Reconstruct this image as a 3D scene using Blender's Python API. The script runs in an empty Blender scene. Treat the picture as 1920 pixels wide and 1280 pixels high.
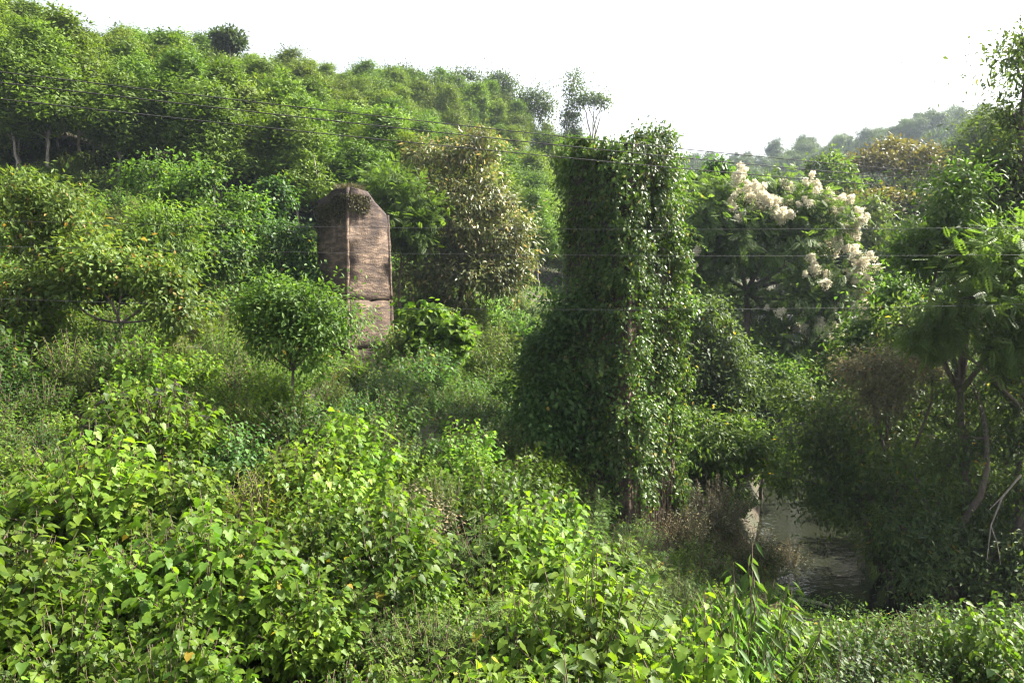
import bpy, math
import numpy as np
from mathutils import Vector, Matrix
rng = np.random.default_rng(7)
R = math.radians
scene = bpy.context.scene
COL = scene.collection

# ------------------------------------------------------------------ camera
EYE = 11.0; FPX = 1371.0; PITCH = R(3.2)
cd = bpy.data.cameras.new('camera'); cam = bpy.data.objects.new('camera', cd); COL.objects.link(cam)
cam.location = (0, 0, EYE); cam.rotation_euler = (R(90) - PITCH, 0, 0)
cd.sensor_width = 36; cd.lens = 36 * FPX / 1920; cd.clip_start = 0.1; cd.clip_end = 5000
scene.camera = cam
# ------------------------------------------------------------------ sky, sun, exposure
SUN_AZ, SUN_EL = R(73), R(46)          # azimuth from +Y towards +X
w = bpy.data.worlds.new('World'); scene.world = w; w.use_nodes = True
nt = w.node_tree; nt.nodes.clear()
sk = nt.nodes.new('ShaderNodeTexSky'); sk.sky_type = 'NISHITA'; sk.sun_disc = False
sk.sun_elevation = SUN_EL; sk.sun_rotation = SUN_AZ
sk.air_density = 1.0; sk.dust_density = 7.0; sk.ozone_density = 1.0; sk.altitude = 100
hs = nt.nodes.new('ShaderNodeHueSaturation'); hs.inputs['Saturation'].default_value = 0.35
bg = nt.nodes.new('ShaderNodeBackground'); bg.inputs['Strength'].default_value = 0.085
wo = nt.nodes.new('ShaderNodeOutputWorld')
nt.links.new(sk.outputs[0], hs.inputs['Color']); nt.links.new(hs.outputs[0], bg.inputs[0]); nt.links.new(bg.outputs[0], wo.inputs[0])
sd = bpy.data.lights.new('sun', 'SUN'); sun = bpy.data.objects.new('sun', sd); COL.objects.link(sun)
sd.energy = 5.0; sd.angle = R(0.6); sd.color = (1.0, 0.93, 0.80)
sdir = Vector((math.sin(SUN_AZ) * math.cos(SUN_EL), math.cos(SUN_AZ) * math.cos(SUN_EL), math.sin(SUN_EL)))
sun.rotation_euler = sdir.to_track_quat('Z', 'Y').to_euler(); sun.location = (30, 10, 60)
scene.view_settings.view_transform = 'Standard'; scene.view_settings.look = 'None'
scene.view_settings.gamma = 1; scene.view_settings.use_curve_mapping = False
scene.view_settings.exposure = 2.3
cy = scene.cycles
cy.use_denoising = True; cy.denoiser = 'OPENIMAGEDENOISE'; cy.denoising_input_passes = 'RGB_ALBEDO_NORMAL'; cy.denoising_prefilter = 'ACCURATE'; cy.max_bounces = 5; cy.diffuse_bounces = 2; cy.glossy_bounces = 2
cy.transmission_bounces = 3; cy.transparent_max_bounces = 4; cy.volume_bounces = 0
cy.sample_clamp_indirect = 6; cy.pixel_filter_type = 'BLACKMAN_HARRIS'; cy.filter_width = 1.2

# ------------------------------------------------------------------ helpers
def W(px, py, d):
    """the point at depth y = d metres that projects to photo pixel (px, py)"""
    u = (px - 960) / FPX; v = (640 - py) / FPX
    dy = math.cos(PITCH) + v * math.sin(PITCH); dz = -math.sin(PITCH) + v * math.cos(PITCH)
    t = d / dy
    return np.array((u * t, d, EYE + dz * t))
def nrm(a):
    return a / np.maximum(np.linalg.norm(a, axis=-1, keepdims=True), 1e-9)
def rv(n):
    return nrm(rng.normal(size=(n, 3)))
def ortho(D, N):
    return nrm(N - (N * D).sum(-1, keepdims=True) * D)

class MB:
    def __init__(s): s.V = []; s.F = []; s.r = []; s.n = 0; s.m = []
    def add(s, V, F, r=None, mi=0):
        V = np.asarray(V, float).reshape(-1, 3)
        for f in F:
            f = np.asarray(f, int); s.F.append(f + s.n); s.m.append(np.full(len(f), mi))
        s.V.append(V); s.r.append(np.zeros(len(V)) if r is None else r); s.n += len(V)
    def leaves(s, tpl, P, D, N, L, Wd, mi=0):
        if len(P) == 0: return
        T, F = TPL[tpl]; n = len(P); k = len(T)
        S = np.cross(N, D)
        L = np.broadcast_to(L, (n,)); Wd = np.broadcast_to(Wd, (n,))
        V = P[:, None, :] + (T[None, :, 0, None] * L[:, None, None]) * D[:, None, :] \
            + (T[None, :, 1, None] * Wd[:, None, None]) * S[:, None, :] + (T[None, :, 2, None] * L[:, None, None]) * N[:, None, :]
        off = (np.arange(n) * k)[:, None, None]
        s.add(V.reshape(-1, 3), [(f[None] + off).reshape(-1, f.shape[1]) for f in F], np.repeat(rng.random(n), k), mi)
    def tube(s, pts, rad, n=5, mi=0):
        pts = np.asarray(pts, float); m = len(pts); rad = np.broadcast_to(rad, (m,))
        t = nrm(np.gradient(pts, axis=0)); ref = np.array((0.31, 0.95, 0.07))
        a = nrm(np.cross(t, ref)); b = np.cross(t, a)
        th = np.linspace(0, 2 * np.pi, n, endpoint=False)
        V = pts[:, None] + rad[:, None, None] * (np.cos(th)[None, :, None] * a[:, None] + np.sin(th)[None, :, None] * b[:, None])
        i = np.arange(m - 1)[:, None] * n; j = np.arange(n)[None]; j2 = (j + 1) % n
        q = np.stack([i + j, i + j2, i + n + j2, i + n + j], -1).reshape(-1, 4)
        s.add(V, [q], np.full(m * n, rng.random()), mi)
    def mesh(s, name, mats, smooth=False):
        me = bpy.data.meshes.new(name)
        V = np.concatenate(s.V); cnt = np.concatenate([np.full(len(f), f.shape[1]) for f in s.F])
        idx = np.concatenate([f.ravel() for f in s.F])
        me.vertices.add(len(V)); me.vertices.foreach_set('co', V.ravel().astype(np.float32))
        me.loops.add(len(idx)); me.loops.foreach_set('vertex_index', idx.astype(np.int32))
        st = np.concatenate([[0], np.cumsum(cnt)[:-1]])
        me.polygons.add(len(cnt)); me.polygons.foreach_set('loop_start', st.astype(np.int32))
        me.polygons.foreach_set('material_index', np.concatenate(s.m).astype(np.int32))
        if smooth: me.polygons.foreach_set('use_smooth', np.ones(len(cnt), bool))
        at = me.attributes.new('rnd', 'FLOAT', 'POINT'); at.data.foreach_set('value', np.concatenate(s.r).astype(np.float32))
        me.update(calc_edges=True); me.validate()
        for m in (mats if isinstance(mats, (list, tuple)) else [mats]): me.materials.append(m)
        return me

def diamond(x0, x1, wd, y=0, ang=0, z=0):
    pts = np.array([(x0, 0, 0), ((x0 + x1) * .45 + x0 * .1, wd, .03), (x1, 0, -.05), ((x0 + x1) * .45 + x0 * .1, -wd, .03)])
    return pts
def make_templates():
    T = {}
    f = lambda *a: np.array(a)
    T['lance'] = (f((0, 0, 0), (.42, .5, .05), (1, 0, -.1), (.42, -.5, .05)), [f((0, 1, 2), (0, 2, 3))])
    T['oval'] = (f((0, 0, 0), (.25, .42, .04), (.6, .45, .03), (1, 0, -.14), (.6, -.45, .03), (.25, -.42, .04)),
                 [f((0, 1, 2), (0, 2, 3), (0, 3, 4), (0, 4, 5))])
    T['heart'] = (f((0, 0, 0), (-.11, .24, .05), (.14, .50, .02), (.50, .36, -.02), (1.05, 0, -.36), (.50, -.36, -.02), (.14, -.50, .02), (-.11, -.24, .05), (.42, 0, -.12)),
                  [f((0, 1, 8), (1, 2, 8), (2, 3, 8), (3, 4, 8), (4, 5, 8), (5, 6, 8), (6, 7, 8), (7, 0, 8))])
    T['maple'] = (f((0, 0, 0), (-.12, .28, .05), (.16, .56, -.03), (.36, .36, .03), (.58, .42, -.10), (1.08, 0, -.36), (.58, -.42, -.10), (.36, -.36, .03), (.16, -.56, -.03), (-.12, -.28, .05), (.38, 0, -.09)),
                  [f((0, 1, 10), (1, 2, 10), (2, 3, 10), (3, 4, 10), (4, 5, 10), (5, 6, 10), (6, 7, 10), (7, 8, 10), (8, 9, 10), (9, 0, 10))])
    V = []; Q = []
    for k in range(6):
        x = .12 + .15 * k; ln = .42 * (1 - .5 * abs(k - 2) / 4)
        for sg in (-1, 1):
            b = np.array((x, 0, -.04 * k)); d = np.array((.32, sg * 1.0, -.12)); d = d * ln
            sd_ = np.array((.085, 0, .0))
            i = len(V); V += [b, b + d * .5 + sd_, b + d, b + d * .5 - sd_]; Q.append((i, i + 1, i + 2, i + 3))
    T['pinnate'] = (np.array(V), [np.array(Q)])
    V = []; Q = []
    for k in range(5):                                        # a spray of narrow bamboo-like leaves
        a = (k - 2) * .5; d = np.array((math.cos(a), math.sin(a) * 1.4, -.1 - .12 * abs(k - 2))); s_ = np.array((-math.sin(a), math.cos(a), 0)) * .07
        i = len(V); b = np.array((.04 * k, 0, 0)); V += [b, b + d * .4 + s_, b + d * (.8 + .2 * (k % 2)), b + d * .4 - s_]; Q.append((i, i + 1, i + 2, i + 3))
    T['spray'] = (np.array(V), [np.array(Q)])
    return T
TPL = make_templates()

def obj(name, me, parent=None, loc=None):
    o = bpy.data.objects.new(name, me); COL.objects.link(o)
    if parent: o.parent = parent
    if loc is not None: o.location = [float(v) for v in loc]
    return o
def tag(o, label, cat, group=None, kind=None):
    if label: o['label'] = label
    if cat: o['category'] = cat
    if group: o['group'] = group
    if kind: o['kind'] = kind
    return o
def copy_tree(root, loc, rz, sc, tint=None):
    r = root.copy(); COL.objects.link(r); r.location = [float(v) for v in loc]; r.rotation_euler = (0, 0, rz); r.scale = sc
    for ch in root.children:
        c = ch.copy(); COL.objects.link(c); c.parent = r
        if tint: c.color = tint
    return r

# ------------------------------------------------------------------ materials
def nodes(name):
    m = bpy.data.materials.new(name); m.use_nodes = True; t = m.node_tree; t.nodes.clear(); return m, t
def N(t, typ, **kw):
    n = t.nodes.new(typ)
    for k, v in kw.items(): setattr(n, k, v)
    return n
def leaf_mat(name, ca, cb, trans=.5, ty=(1.32, 1.42, .5), rough=.52, spec=.16, yellow=.012, ycol=(.30, .20, .03), patch=.35, pscale=.35):
    m, t = nodes(name); L = t.links.new
    at = N(t, 'ShaderNodeAttribute', attribute_name='rnd'); oi = N(t, 'ShaderNodeObjectInfo')
    ad = N(t, 'ShaderNodeMath', operation='ADD'); L(at.outputs['Fac'], ad.inputs[0]); L(oi.outputs['Random'], ad.inputs[1])
    fr = N(t, 'ShaderNodeMath', operation='FRACT'); L(ad.outputs[0], fr.inputs[0])
    cr = N(t, 'ShaderNodeValToRGB'); e = cr.color_ramp.elements
    e[0].position = 0; e[0].color = (*ca, 1); e[1].position = 1 - yellow - .003; e[1].color = (*cb, 1)
    if yellow > 0: q = e.new(1 - yellow); q.color = (*ycol, 1)
    L(fr.outputs[0], cr.inputs[0])
    ge = N(t, 'ShaderNodeNewGeometry'); no = N(t, 'ShaderNodeTexNoise'); no.inputs['Scale'].default_value = pscale; no.inputs['Detail'].default_value = 3
    L(ge.outputs['Position'], no.inputs['Vector'])
    mr = N(t, 'ShaderNodeMapRange'); mr.inputs[1].default_value = .3; mr.inputs[2].default_value = .7; mr.inputs[3].default_value = 1 - patch; mr.inputs[4].default_value = 1 + patch
    L(no.outputs[0], mr.inputs[0])
    mx = N(t, 'ShaderNodeMix', data_type='RGBA', blend_type='MULTIPLY'); mx.inputs[0].default_value = 1
    L(cr.outputs[0], mx.inputs[6]); L(oi.outputs['Color'], mx.inputs[7])
    vs = N(t, 'ShaderNodeVectorMath', operation='SCALE'); L(mx.outputs[2], vs.inputs[0]); L(mr.outputs[0], vs.inputs['Scale'])
    p = N(t, 'ShaderNodeBsdfPrincipled'); p.inputs['Roughness'].default_value = rough; p.inputs['Specular IOR Level'].default_value = spec
    L(vs.outputs[0], p.inputs['Base Color'])
    tm = N(t, 'ShaderNodeVectorMath', operation='MULTIPLY'); tm.inputs[1].default_value = ty; L(vs.outputs[0], tm.inputs[0])
    tr = N(t, 'ShaderNodeBsdfTranslucent'); L(tm.outputs[0], tr.inputs[0])
    ms = N(t, 'ShaderNodeMixShader'); ms.inputs[0].default_value = trans; L(p.outputs[0], ms.inputs[1]); L(tr.outputs[0], ms.inputs[2])
    o = N(t, 'ShaderNodeOutputMaterial'); L(ms.outputs[0], o.inputs[0]); return m
def bark_mat(name, ca, cb):
    m, t = nodes(name); L = t.links.new
    tc = N(t, 'ShaderNodeTexCoord'); mp = N(t, 'ShaderNodeMapping'); mp.inputs['Scale'].default_value = (6, 6, 1.2); L(tc.outputs['Object'], mp.inputs[0])
    no = N(t, 'ShaderNodeTexNoise'); no.inputs['Scale'].default_value = 2; no.inputs['Detail'].default_value = 5; L(mp.outputs[0], no.inputs['Vector'])
    cr = N(t, 'ShaderNodeValToRGB'); cr.color_ramp.elements[0].position = .3; cr.color_ramp.elements[0].color = (*ca, 1); cr.color_ramp.elements[1].position = .7; cr.color_ramp.elements[1].color = (*cb, 1)
    L(no.outputs[0], cr.inputs[0]); p = N(t, 'ShaderNodeBsdfPrincipled'); p.inputs['Roughness'].default_value = .9; L(cr.outputs[0], p.inputs['Base Color'])
    bu = N(t, 'ShaderNodeBump'); bu.inputs['Strength'].default_value = .5; bu.inputs['Distance'].default_value = .03; L(no.outputs[0], bu.inputs['Height']); L(bu.outputs[0], p.inputs['Normal'])
    o = N(t, 'ShaderNodeOutputMaterial'); L(p.outputs[0], o.inputs[0]); return m
def plain_mat(name, c, rough=.7, metal=0):
    m, t = nodes(name); p = N(t, 'ShaderNodeBsdfPrincipled'); p.inputs['Base Color'].default_value = (*c, 1); p.inputs['Roughness'].default_value = rough; p.inputs['Metallic'].default_value = metal
    o = N(t, 'ShaderNodeOutputMaterial'); t.links.new(p.outputs[0], o.inputs[0]); return m

M = {}
M['bark'] = bark_mat('bark', (.035, .026, .02), (.13, .105, .085))
M['palebark'] = bark_mat('pale_bark', (.12, .10, .085), (.30, .27, .23))
M['twig'] = bark_mat('twig', (.05, .035, .02), (.16, .12, .08))
M['acacia'] = leaf_mat('acacia_leaf', (.047, .088, .012), (.113, .174, .022), .38, yellow=0, rough=.55)
M['broad'] = leaf_mat('broad_leaf', (.046, .102, .012), (.124, .195, .022), .52, rough=.46, spec=.2, yellow=.002)
M['narrow'] = leaf_mat('narrow_leaf', (.047, .095, .018), (.112, .168, .03), .5, rough=.48, spec=.2, yellow=.005)
M['vine'] = leaf_mat('vine_leaf', (.026, .07, .016), (.066, .125, .026), .45, rough=.48, spec=.2, yellow=.002)
M['creeper'] = leaf_mat('creeper_leaf', (.041, .09, .018), (.095, .158, .03), .5, rough=.48, spec=.2, yellow=.002)
M['olive'] = leaf_mat('olive_leaf', (.045, .088, .016), (.112, .16, .03), .45, ty=(1.35, 1.3, .5), rough=.48, spec=.2, yellow=.03, ycol=(.26, .17, .05))
M['brown'] = leaf_mat('big_olive_leaf', (.065, .09, .03), (.15, .165, .06), .4, ty=(1.15, 1.15, .6), rough=.42, spec=.34, yellow=.10, ycol=(.33, .25, .13))
M['feather'] = leaf_mat('feathery_leaf', (.05, .092, .02), (.10, .152, .034), .45, yellow=0)
M['flowertree'] = leaf_mat('flowering_tree_leaf', (.05, .09, .026), (.105, .155, .045), .45, yellow=0)
M['dark'] = leaf_mat('dark_leaf', (.034, .066, .024), (.084, .125, .04), .5, ty=(1.45, 1.4, .5), rough=.48, spec=.2, yellow=.003)
M['forest'] = leaf_mat('forest_leaf', (.03, .058, .02), (.075, .105, .03), .35, yellow=0, pscale=.06)
M['rust'] = leaf_mat('rusty_leaf', (.075, .07, .02), (.14, .115, .035), .35, yellow=0, pscale=.1)
M['dry'] = leaf_mat('dry_leaf', (.075, .078, .045), (.165, .155, .092), .35, ty=(1.1, 1.08, .75), yellow=.08, ycol=(.25, .18, .10))
M['purple'] = leaf_mat('purple_leaf', (.012, .014, .012), (.032, .034, .027), .25, ty=(1.2, 1, .8), rough=.55, spec=.12, yellow=0)
M['weed'] = leaf_mat('weed_leaf', (.10, .15, .02), (.20, .24, .04), .5, yellow=.05)
M['grass'] = leaf_mat('undergrowth_leaf', (.04, .085, .018), (.09, .155, .028), .45, yellow=.01)
M['flower'] = leaf_mat('cream_flower', (.62, .57, .45), (.82, .78, .66), .35, ty=(1, .98, .85), rough=.7, spec=.1, yellow=0, patch=.1)
M['witheredcreeper'] = leaf_mat('withered_creeper', (.028, .026, .018), (.075, .07, .035), .3, yellow=.04, ycol=(.16, .14, .07))
M['ivy'] = leaf_mat('ivy_leaf', (.03, .07, .014), (.092, .145, .03), .42, rough=.42, spec=.3, yellow=.03, ycol=(.24, .21, .08))

# ground
m, t = nodes('forest_floor'); L = t.links.new
ge = N(t, 'ShaderNodeNewGeometry'); n1 = N(t, 'ShaderNodeTexNoise'); n1.inputs['Scale'].default_value = .5; n1.inputs['Detail'].default_value = 8; L(ge.outputs['Position'], n1.inputs['Vector'])
n2 = N(t, 'ShaderNodeTexNoise'); n2.inputs['Scale'].default_value = 9; n2.inputs['Detail'].default_value = 6; L(ge.outputs['Position'], n2.inputs['Vector'])
cr = N(t, 'ShaderNodeValToRGB'); e = cr.color_ramp.elements; e[0].position = .35; e[0].color = (.022, .028, .010, 1); e[1].position = .65; e[1].color = (.050, .037, .022, 1)
mm = N(t, 'ShaderNodeMath', operation='ADD'); L(n1.outputs[0], mm.inputs[0]); m2 = N(t, 'ShaderNodeMath', operation='MULTIPLY_ADD'); m2.inputs[1].default_value = .5; m2.inputs[2].default_value = -.25; L(n2.outputs[0], m2.inputs[0]); L(m2.outputs[0], mm.inputs[1]); L(mm.outputs[0], cr.inputs[0])
p = N(t, 'ShaderNodeBsdfPrincipled'); p.inputs['Roughness'].default_value = .95; L(cr.outputs[0], p.inputs['Base Color'])
bu = N(t, 'ShaderNodeBump'); bu.inputs['Distance'].default_value = .1; L(n2.outputs[0], bu.inputs['Height']); L(bu.outputs[0], p.inputs['Normal'])
o = N(t, 'ShaderNodeOutputMaterial'); L(p.outputs[0], o.inputs[0]); M['ground'] = m
# water
m, t = nodes('stream_water'); L = t.links.new
p = N(t, 'ShaderNodeBsdfPrincipled'); p.inputs['Base Color'].default_value = (.014, .016, .010, 1); p.inputs['Roughness'].default_value = .04; p.inputs['IOR'].default_value = 1.33; p.inputs['Specular IOR Level'].default_value = .5
ge = N(t, 'ShaderNodeNewGeometry'); no = N(t, 'ShaderNodeTexNoise'); no.inputs['Scale'].default_value = 2.2; no.inputs['Detail'].default_value = 3; L(ge.outputs['Position'], no.inputs['Vector'])
bu = N(t, 'ShaderNodeBump'); bu.inputs['Strength'].default_value = .25; bu.inputs['Distance'].default_value = .06; L(no.outputs[0], bu.inputs['Height']); L(bu.outputs[0], p.inputs['Normal'])
o = N(t, 'ShaderNodeOutputMaterial'); L(p.outputs[0], o.inputs[0]); M['water'] = m
# weathered concrete: board-marked, stained, darker towards the foot
m, t = nodes('weathered_concrete'); L = t.links.new
tc = N(t, 'ShaderNodeTexCoord')
def noise(sc, det=6, vec=None, scale=(1, 1, 1)):
    mp = N(t, 'ShaderNodeMapping'); mp.inputs['Scale'].default_value = scale; L(tc.outputs['Object'], mp.inputs[0])
    n = N(t, 'ShaderNodeTexNoise'); n.inputs['Scale'].default_value = sc; n.inputs['Detail'].default_value = det; n.inputs['Roughness'].default_value = .62; L(mp.outputs[0], n.inputs['Vector']); return n
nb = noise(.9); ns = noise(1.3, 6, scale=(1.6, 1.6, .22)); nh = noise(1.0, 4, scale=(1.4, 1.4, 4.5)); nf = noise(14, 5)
cr = N(t, 'ShaderNodeValToRGB'); e = cr.color_ramp.elements; e[0].position = .38; e[0].color = (.045, .034, .031, 1); e[1].position = .60; e[1].color = (.19, .137, .098, 1); q = e.new(.5); q.color = (.085, .061, .047, 1)
s1 = N(t, 'ShaderNodeMath', operation='MULTIPLY_ADD'); s1.inputs[1].default_value = .45; L(nh.outputs[0], s1.inputs[0]); 
s0 = N(t, 'ShaderNodeMath', operation='MULTIPLY'); s0.inputs[1].default_value = .35; L(nb.outputs[0], s0.inputs[0]); L(s0.outputs[0], s1.inputs[2])
s2 = N(t, 'ShaderNodeMath', operation='MULTIPLY_ADD'); s2.inputs[1].default_value = .2; L(nf.outputs[0], s2.inputs[0]); L(s1.outputs[0], s2.inputs[2]); L(s2.outputs[0], cr.inputs[0])
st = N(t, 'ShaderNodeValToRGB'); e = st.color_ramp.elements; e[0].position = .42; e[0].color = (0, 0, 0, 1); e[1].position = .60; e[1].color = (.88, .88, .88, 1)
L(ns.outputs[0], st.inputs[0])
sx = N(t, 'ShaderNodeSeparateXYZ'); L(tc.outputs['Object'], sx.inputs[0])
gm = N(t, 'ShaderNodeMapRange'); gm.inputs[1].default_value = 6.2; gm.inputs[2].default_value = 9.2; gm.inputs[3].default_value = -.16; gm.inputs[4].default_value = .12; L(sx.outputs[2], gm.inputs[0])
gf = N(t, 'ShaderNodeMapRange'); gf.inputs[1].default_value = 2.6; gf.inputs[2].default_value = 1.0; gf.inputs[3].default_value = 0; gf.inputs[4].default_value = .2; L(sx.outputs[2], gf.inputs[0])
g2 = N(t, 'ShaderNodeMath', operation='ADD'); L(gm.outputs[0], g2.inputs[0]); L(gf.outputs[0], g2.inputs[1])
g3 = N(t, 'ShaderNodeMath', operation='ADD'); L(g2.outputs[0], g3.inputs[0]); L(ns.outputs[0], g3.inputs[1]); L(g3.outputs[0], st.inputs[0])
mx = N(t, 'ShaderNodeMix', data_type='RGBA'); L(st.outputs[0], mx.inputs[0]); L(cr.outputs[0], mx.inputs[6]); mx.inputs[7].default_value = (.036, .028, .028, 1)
p = N(t, 'ShaderNodeBsdfPrincipled'); p.inputs['Roughness'].default_value = .9; p.inputs['Specular IOR Level'].default_value = .2; L(mx.outputs[2], p.inputs['Base Color'])
bs = N(t, 'ShaderNodeMath', operation='MULTIPLY_ADD'); bs.inputs[1].default_value = .5; L(nf.outputs[0], bs.inputs[0]); L(nh.outputs[0], bs.inputs[2])
bu = N(t, 'ShaderNodeBump'); bu.inputs['Strength'].default_value = .9; bu.inputs['Distance'].default_value = .09; L(bs.outputs[0], bu.inputs['Height']); L(bu.outputs[0], p.inputs['Normal'])
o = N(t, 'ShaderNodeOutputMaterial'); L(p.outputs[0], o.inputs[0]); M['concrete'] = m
M['cable'] = plain_mat('cable_black', (.008, .008, .009), .9)
M['palecable'] = plain_mat('cable_grey', (.035, .035, .04), .7)
M['greyconcrete'] = plain_mat('pale_concrete', (.26, .25, .25), .85)

# ------------------------------------------------------------------ terrain
# control points: photo column, metres of depth, ground height (water = 0, camera = 11)
CP = [(-300, 8, 5.5), (200, 9, 4.6), (960, 8, 4.2), (1500, 9, 4.2), (2100, 8, 4.6), (960, 2, 4.0),
      (100, 13, 5.6), (600, 14, 5.3), (1000, 14, 4.2), (1300, 13, 3.9), (1700, 12, 3.9),
      (100, 20, 7.6), (600, 24, 7.7), (250, 24, 8.8), (800, 28, 6.6), (900, 22, 4.8), (1150, 19, 2.8), (1250, 24, 1.6), (1360, 28, .8),
      (-200, 20, 8), (100, 28, 10.2), (350, 28, 9.2), (100, 38, 13), (350, 40, 11), (-250, 38, 15),
      (665, 40, 8.2), (500, 42, 10.2), (800, 38, 7.2), (950, 45, 7.6), (860, 50, 9.4), (1160, 28, 2.8), (1080, 36, 4.2),
      (0, 50, 17), (300, 55, 18), (560, 58, 15.5), (800, 65, 14.5), (-300, 60, 26), (1000, 65, 10),
      (200, 95, 33.5), (-200, 95, 39), (600, 112, 37.5), (780, 92, 22), (900, 140, 43), (1040, 140, 35), (1160, 130, 27), (1050, 85, 11),
      (1250, 120, 14), (1250, 60, 4), (1350, 46, 2.2), (1450, 40, 1.2), (1560, 50, 1.6), (1420, 90, 8), (1420, 160, 14),
      (200, 150, 38), (600, 190, 42), (1000, 220, 38), (-300, 170, 45),
      (1800, 27, 1.8), (1950, 27, 2.6), (1750, 34, 3), (1900, 40, 6), (2100, 24, 3.5), (1650, 60, 6), (1700, 75, 8), (1860, 120, 27), (1700, 130, 22), (1590, 130, 14), (2100, 90, 28), (2200, 45, 12),
      (1300, 350, 62), (1500, 350, 70), (1700, 360, 82), (1100, 360, 52), (1950, 340, 86), (1400, 350, 66), (1200, 350, 58), (1400, 230, 16), (1600, 240, 30), (1900, 230, 55),
      (600, 420, 40), (0, 420, 40), (1300, 600, 40), (1800, 650, 50), (200, 650, 30)]
cpx = np.array([((a - 960) / FPX * d, d) for a, d, z in CP] + [(0, -60), (-80, -20), (80, -20), (-400, -300), (400, -300), (-600, 200), (650, 200), (0, -650)])
cpz = np.array([z for a, d, z in CP] + [5, 9, 6, 20, 20, 40, 60, 20])
def kern(a, b):
    return np.sqrt(((a[:, None] - b[None]) ** 2).sum(-1) + 4.0)
_A = np.block([[kern(cpx, cpx) + 0.0 * np.eye(len(cpx)), np.ones((len(cpx), 1))], [np.ones((1, len(cpx))), np.zeros((1, 1))]])
_w = np.linalg.solve(_A, np.append(cpz, 0))
STREAM = np.array([(30, 90), (22, 62), (18.5, 45), (15.2, 35), (12.2, 27.5), (13.4, 22.6), (19, 19.8), (32, 18), (70, 17)], float)
def seg_dist(P, line):
    best = np.full(len(P), 1e9)
    for a, b in zip(line[:-1], line[1:]):
        ab = b - a; tt = np.clip(((P - a) @ ab) / (ab @ ab), 0, 1); best = np.minimum(best, np.linalg.norm(P - a - tt[:, None] * ab, axis=1))
    return best
_ph = rng.random((24, 3)) * 6.28; _fq = rng.normal(size=(24, 2)) * np.geomspace(.05, 1.2, 24)[:, None]; _am = np.geomspace(.5, .04, 24) * .5
def G(x, y):
    P = np.stack([np.atleast_1d(np.asarray(x, float)), np.atleast_1d(np.asarray(y, float))], -1)
    z = kern(P, cpx) @ _w[:-1] + _w[-1]
    z = z + (np.sin(P @ _fq.T + _ph[None, :, 0]) * _am).sum(1) * np.clip(np.linalg.norm(P, axis=1) / 60, .25, 1.5)
    ds = seg_dist(P, STREAM); k = np.clip((ds - 2.0) / 2.4, 0, 1); k = k * k * (3 - 2 * k)
    z = np.where(ds < 4.4, np.minimum(z, -.9 * (1 - k) + k * np.maximum(z, .35)), np.maximum(z, .25))
    return z
def g1(x, y): return float(G(x, y)[0])
nr, na = 190, 300
rr = np.concatenate([[0], np.geomspace(2, 900, nr)]); th = np.linspace(0, 2 * np.pi, na, endpoint=False)
X = rr[:, None] * np.sin(th)[None]; Y = rr[:, None] * np.cos(th)[None]
Z = G(X.ravel(), Y.ravel())
i = np.arange(nr)[:, None] * na; j = np.arange(na)[None]; j2 = (j + 1) % na
b = MB(); b.add(np.stack([X.ravel(), Y.ravel(), Z], -1), [np.stack([i + j, i + na + j, i + na + j2, i + j2], -1).reshape(-1, 4)])
tag(obj('ground', b.mesh('ground', M['ground'], True)), None, None, kind='structure')
# stream surface: a ribbon along the channel
b = MB(); pts = []
fine = np.concatenate([np.linspace(a, c, 8, endpoint=False) for a, c in zip(STREAM[:-1], STREAM[1:])] + [STREAM[-1:]])
for _ in range(4): fine[1:-1] = (fine[:-2] + fine[1:-1] * 2 + fine[2:]) / 4
tn = nrm(np.gradient(fine, axis=0)); nn = np.stack([-tn[:, 1], tn[:, 0]], -1)
offs = np.linspace(-3.8, 3.8, 9); V = np.concatenate([np.stack([fine[:, 0] + nn[:, 0] * o_, fine[:, 1] + nn[:, 1] * o_, np.zeros(len(fine))], -1) for o_ in offs])
k = len(fine); q = np.concatenate([np.stack([np.arange(k - 1) + a * k, np.arange(k - 1) + 1 + a * k, np.arange(k - 1) + 1 + (a + 1) * k, np.arange(k - 1) + (a + 1) * k], -1) for a in range(8)])
b.add(V, [q[:, ::-1]]); tag(obj('stream', b.mesh('stream', M['water'], True)), None, None, kind='structure')

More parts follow.
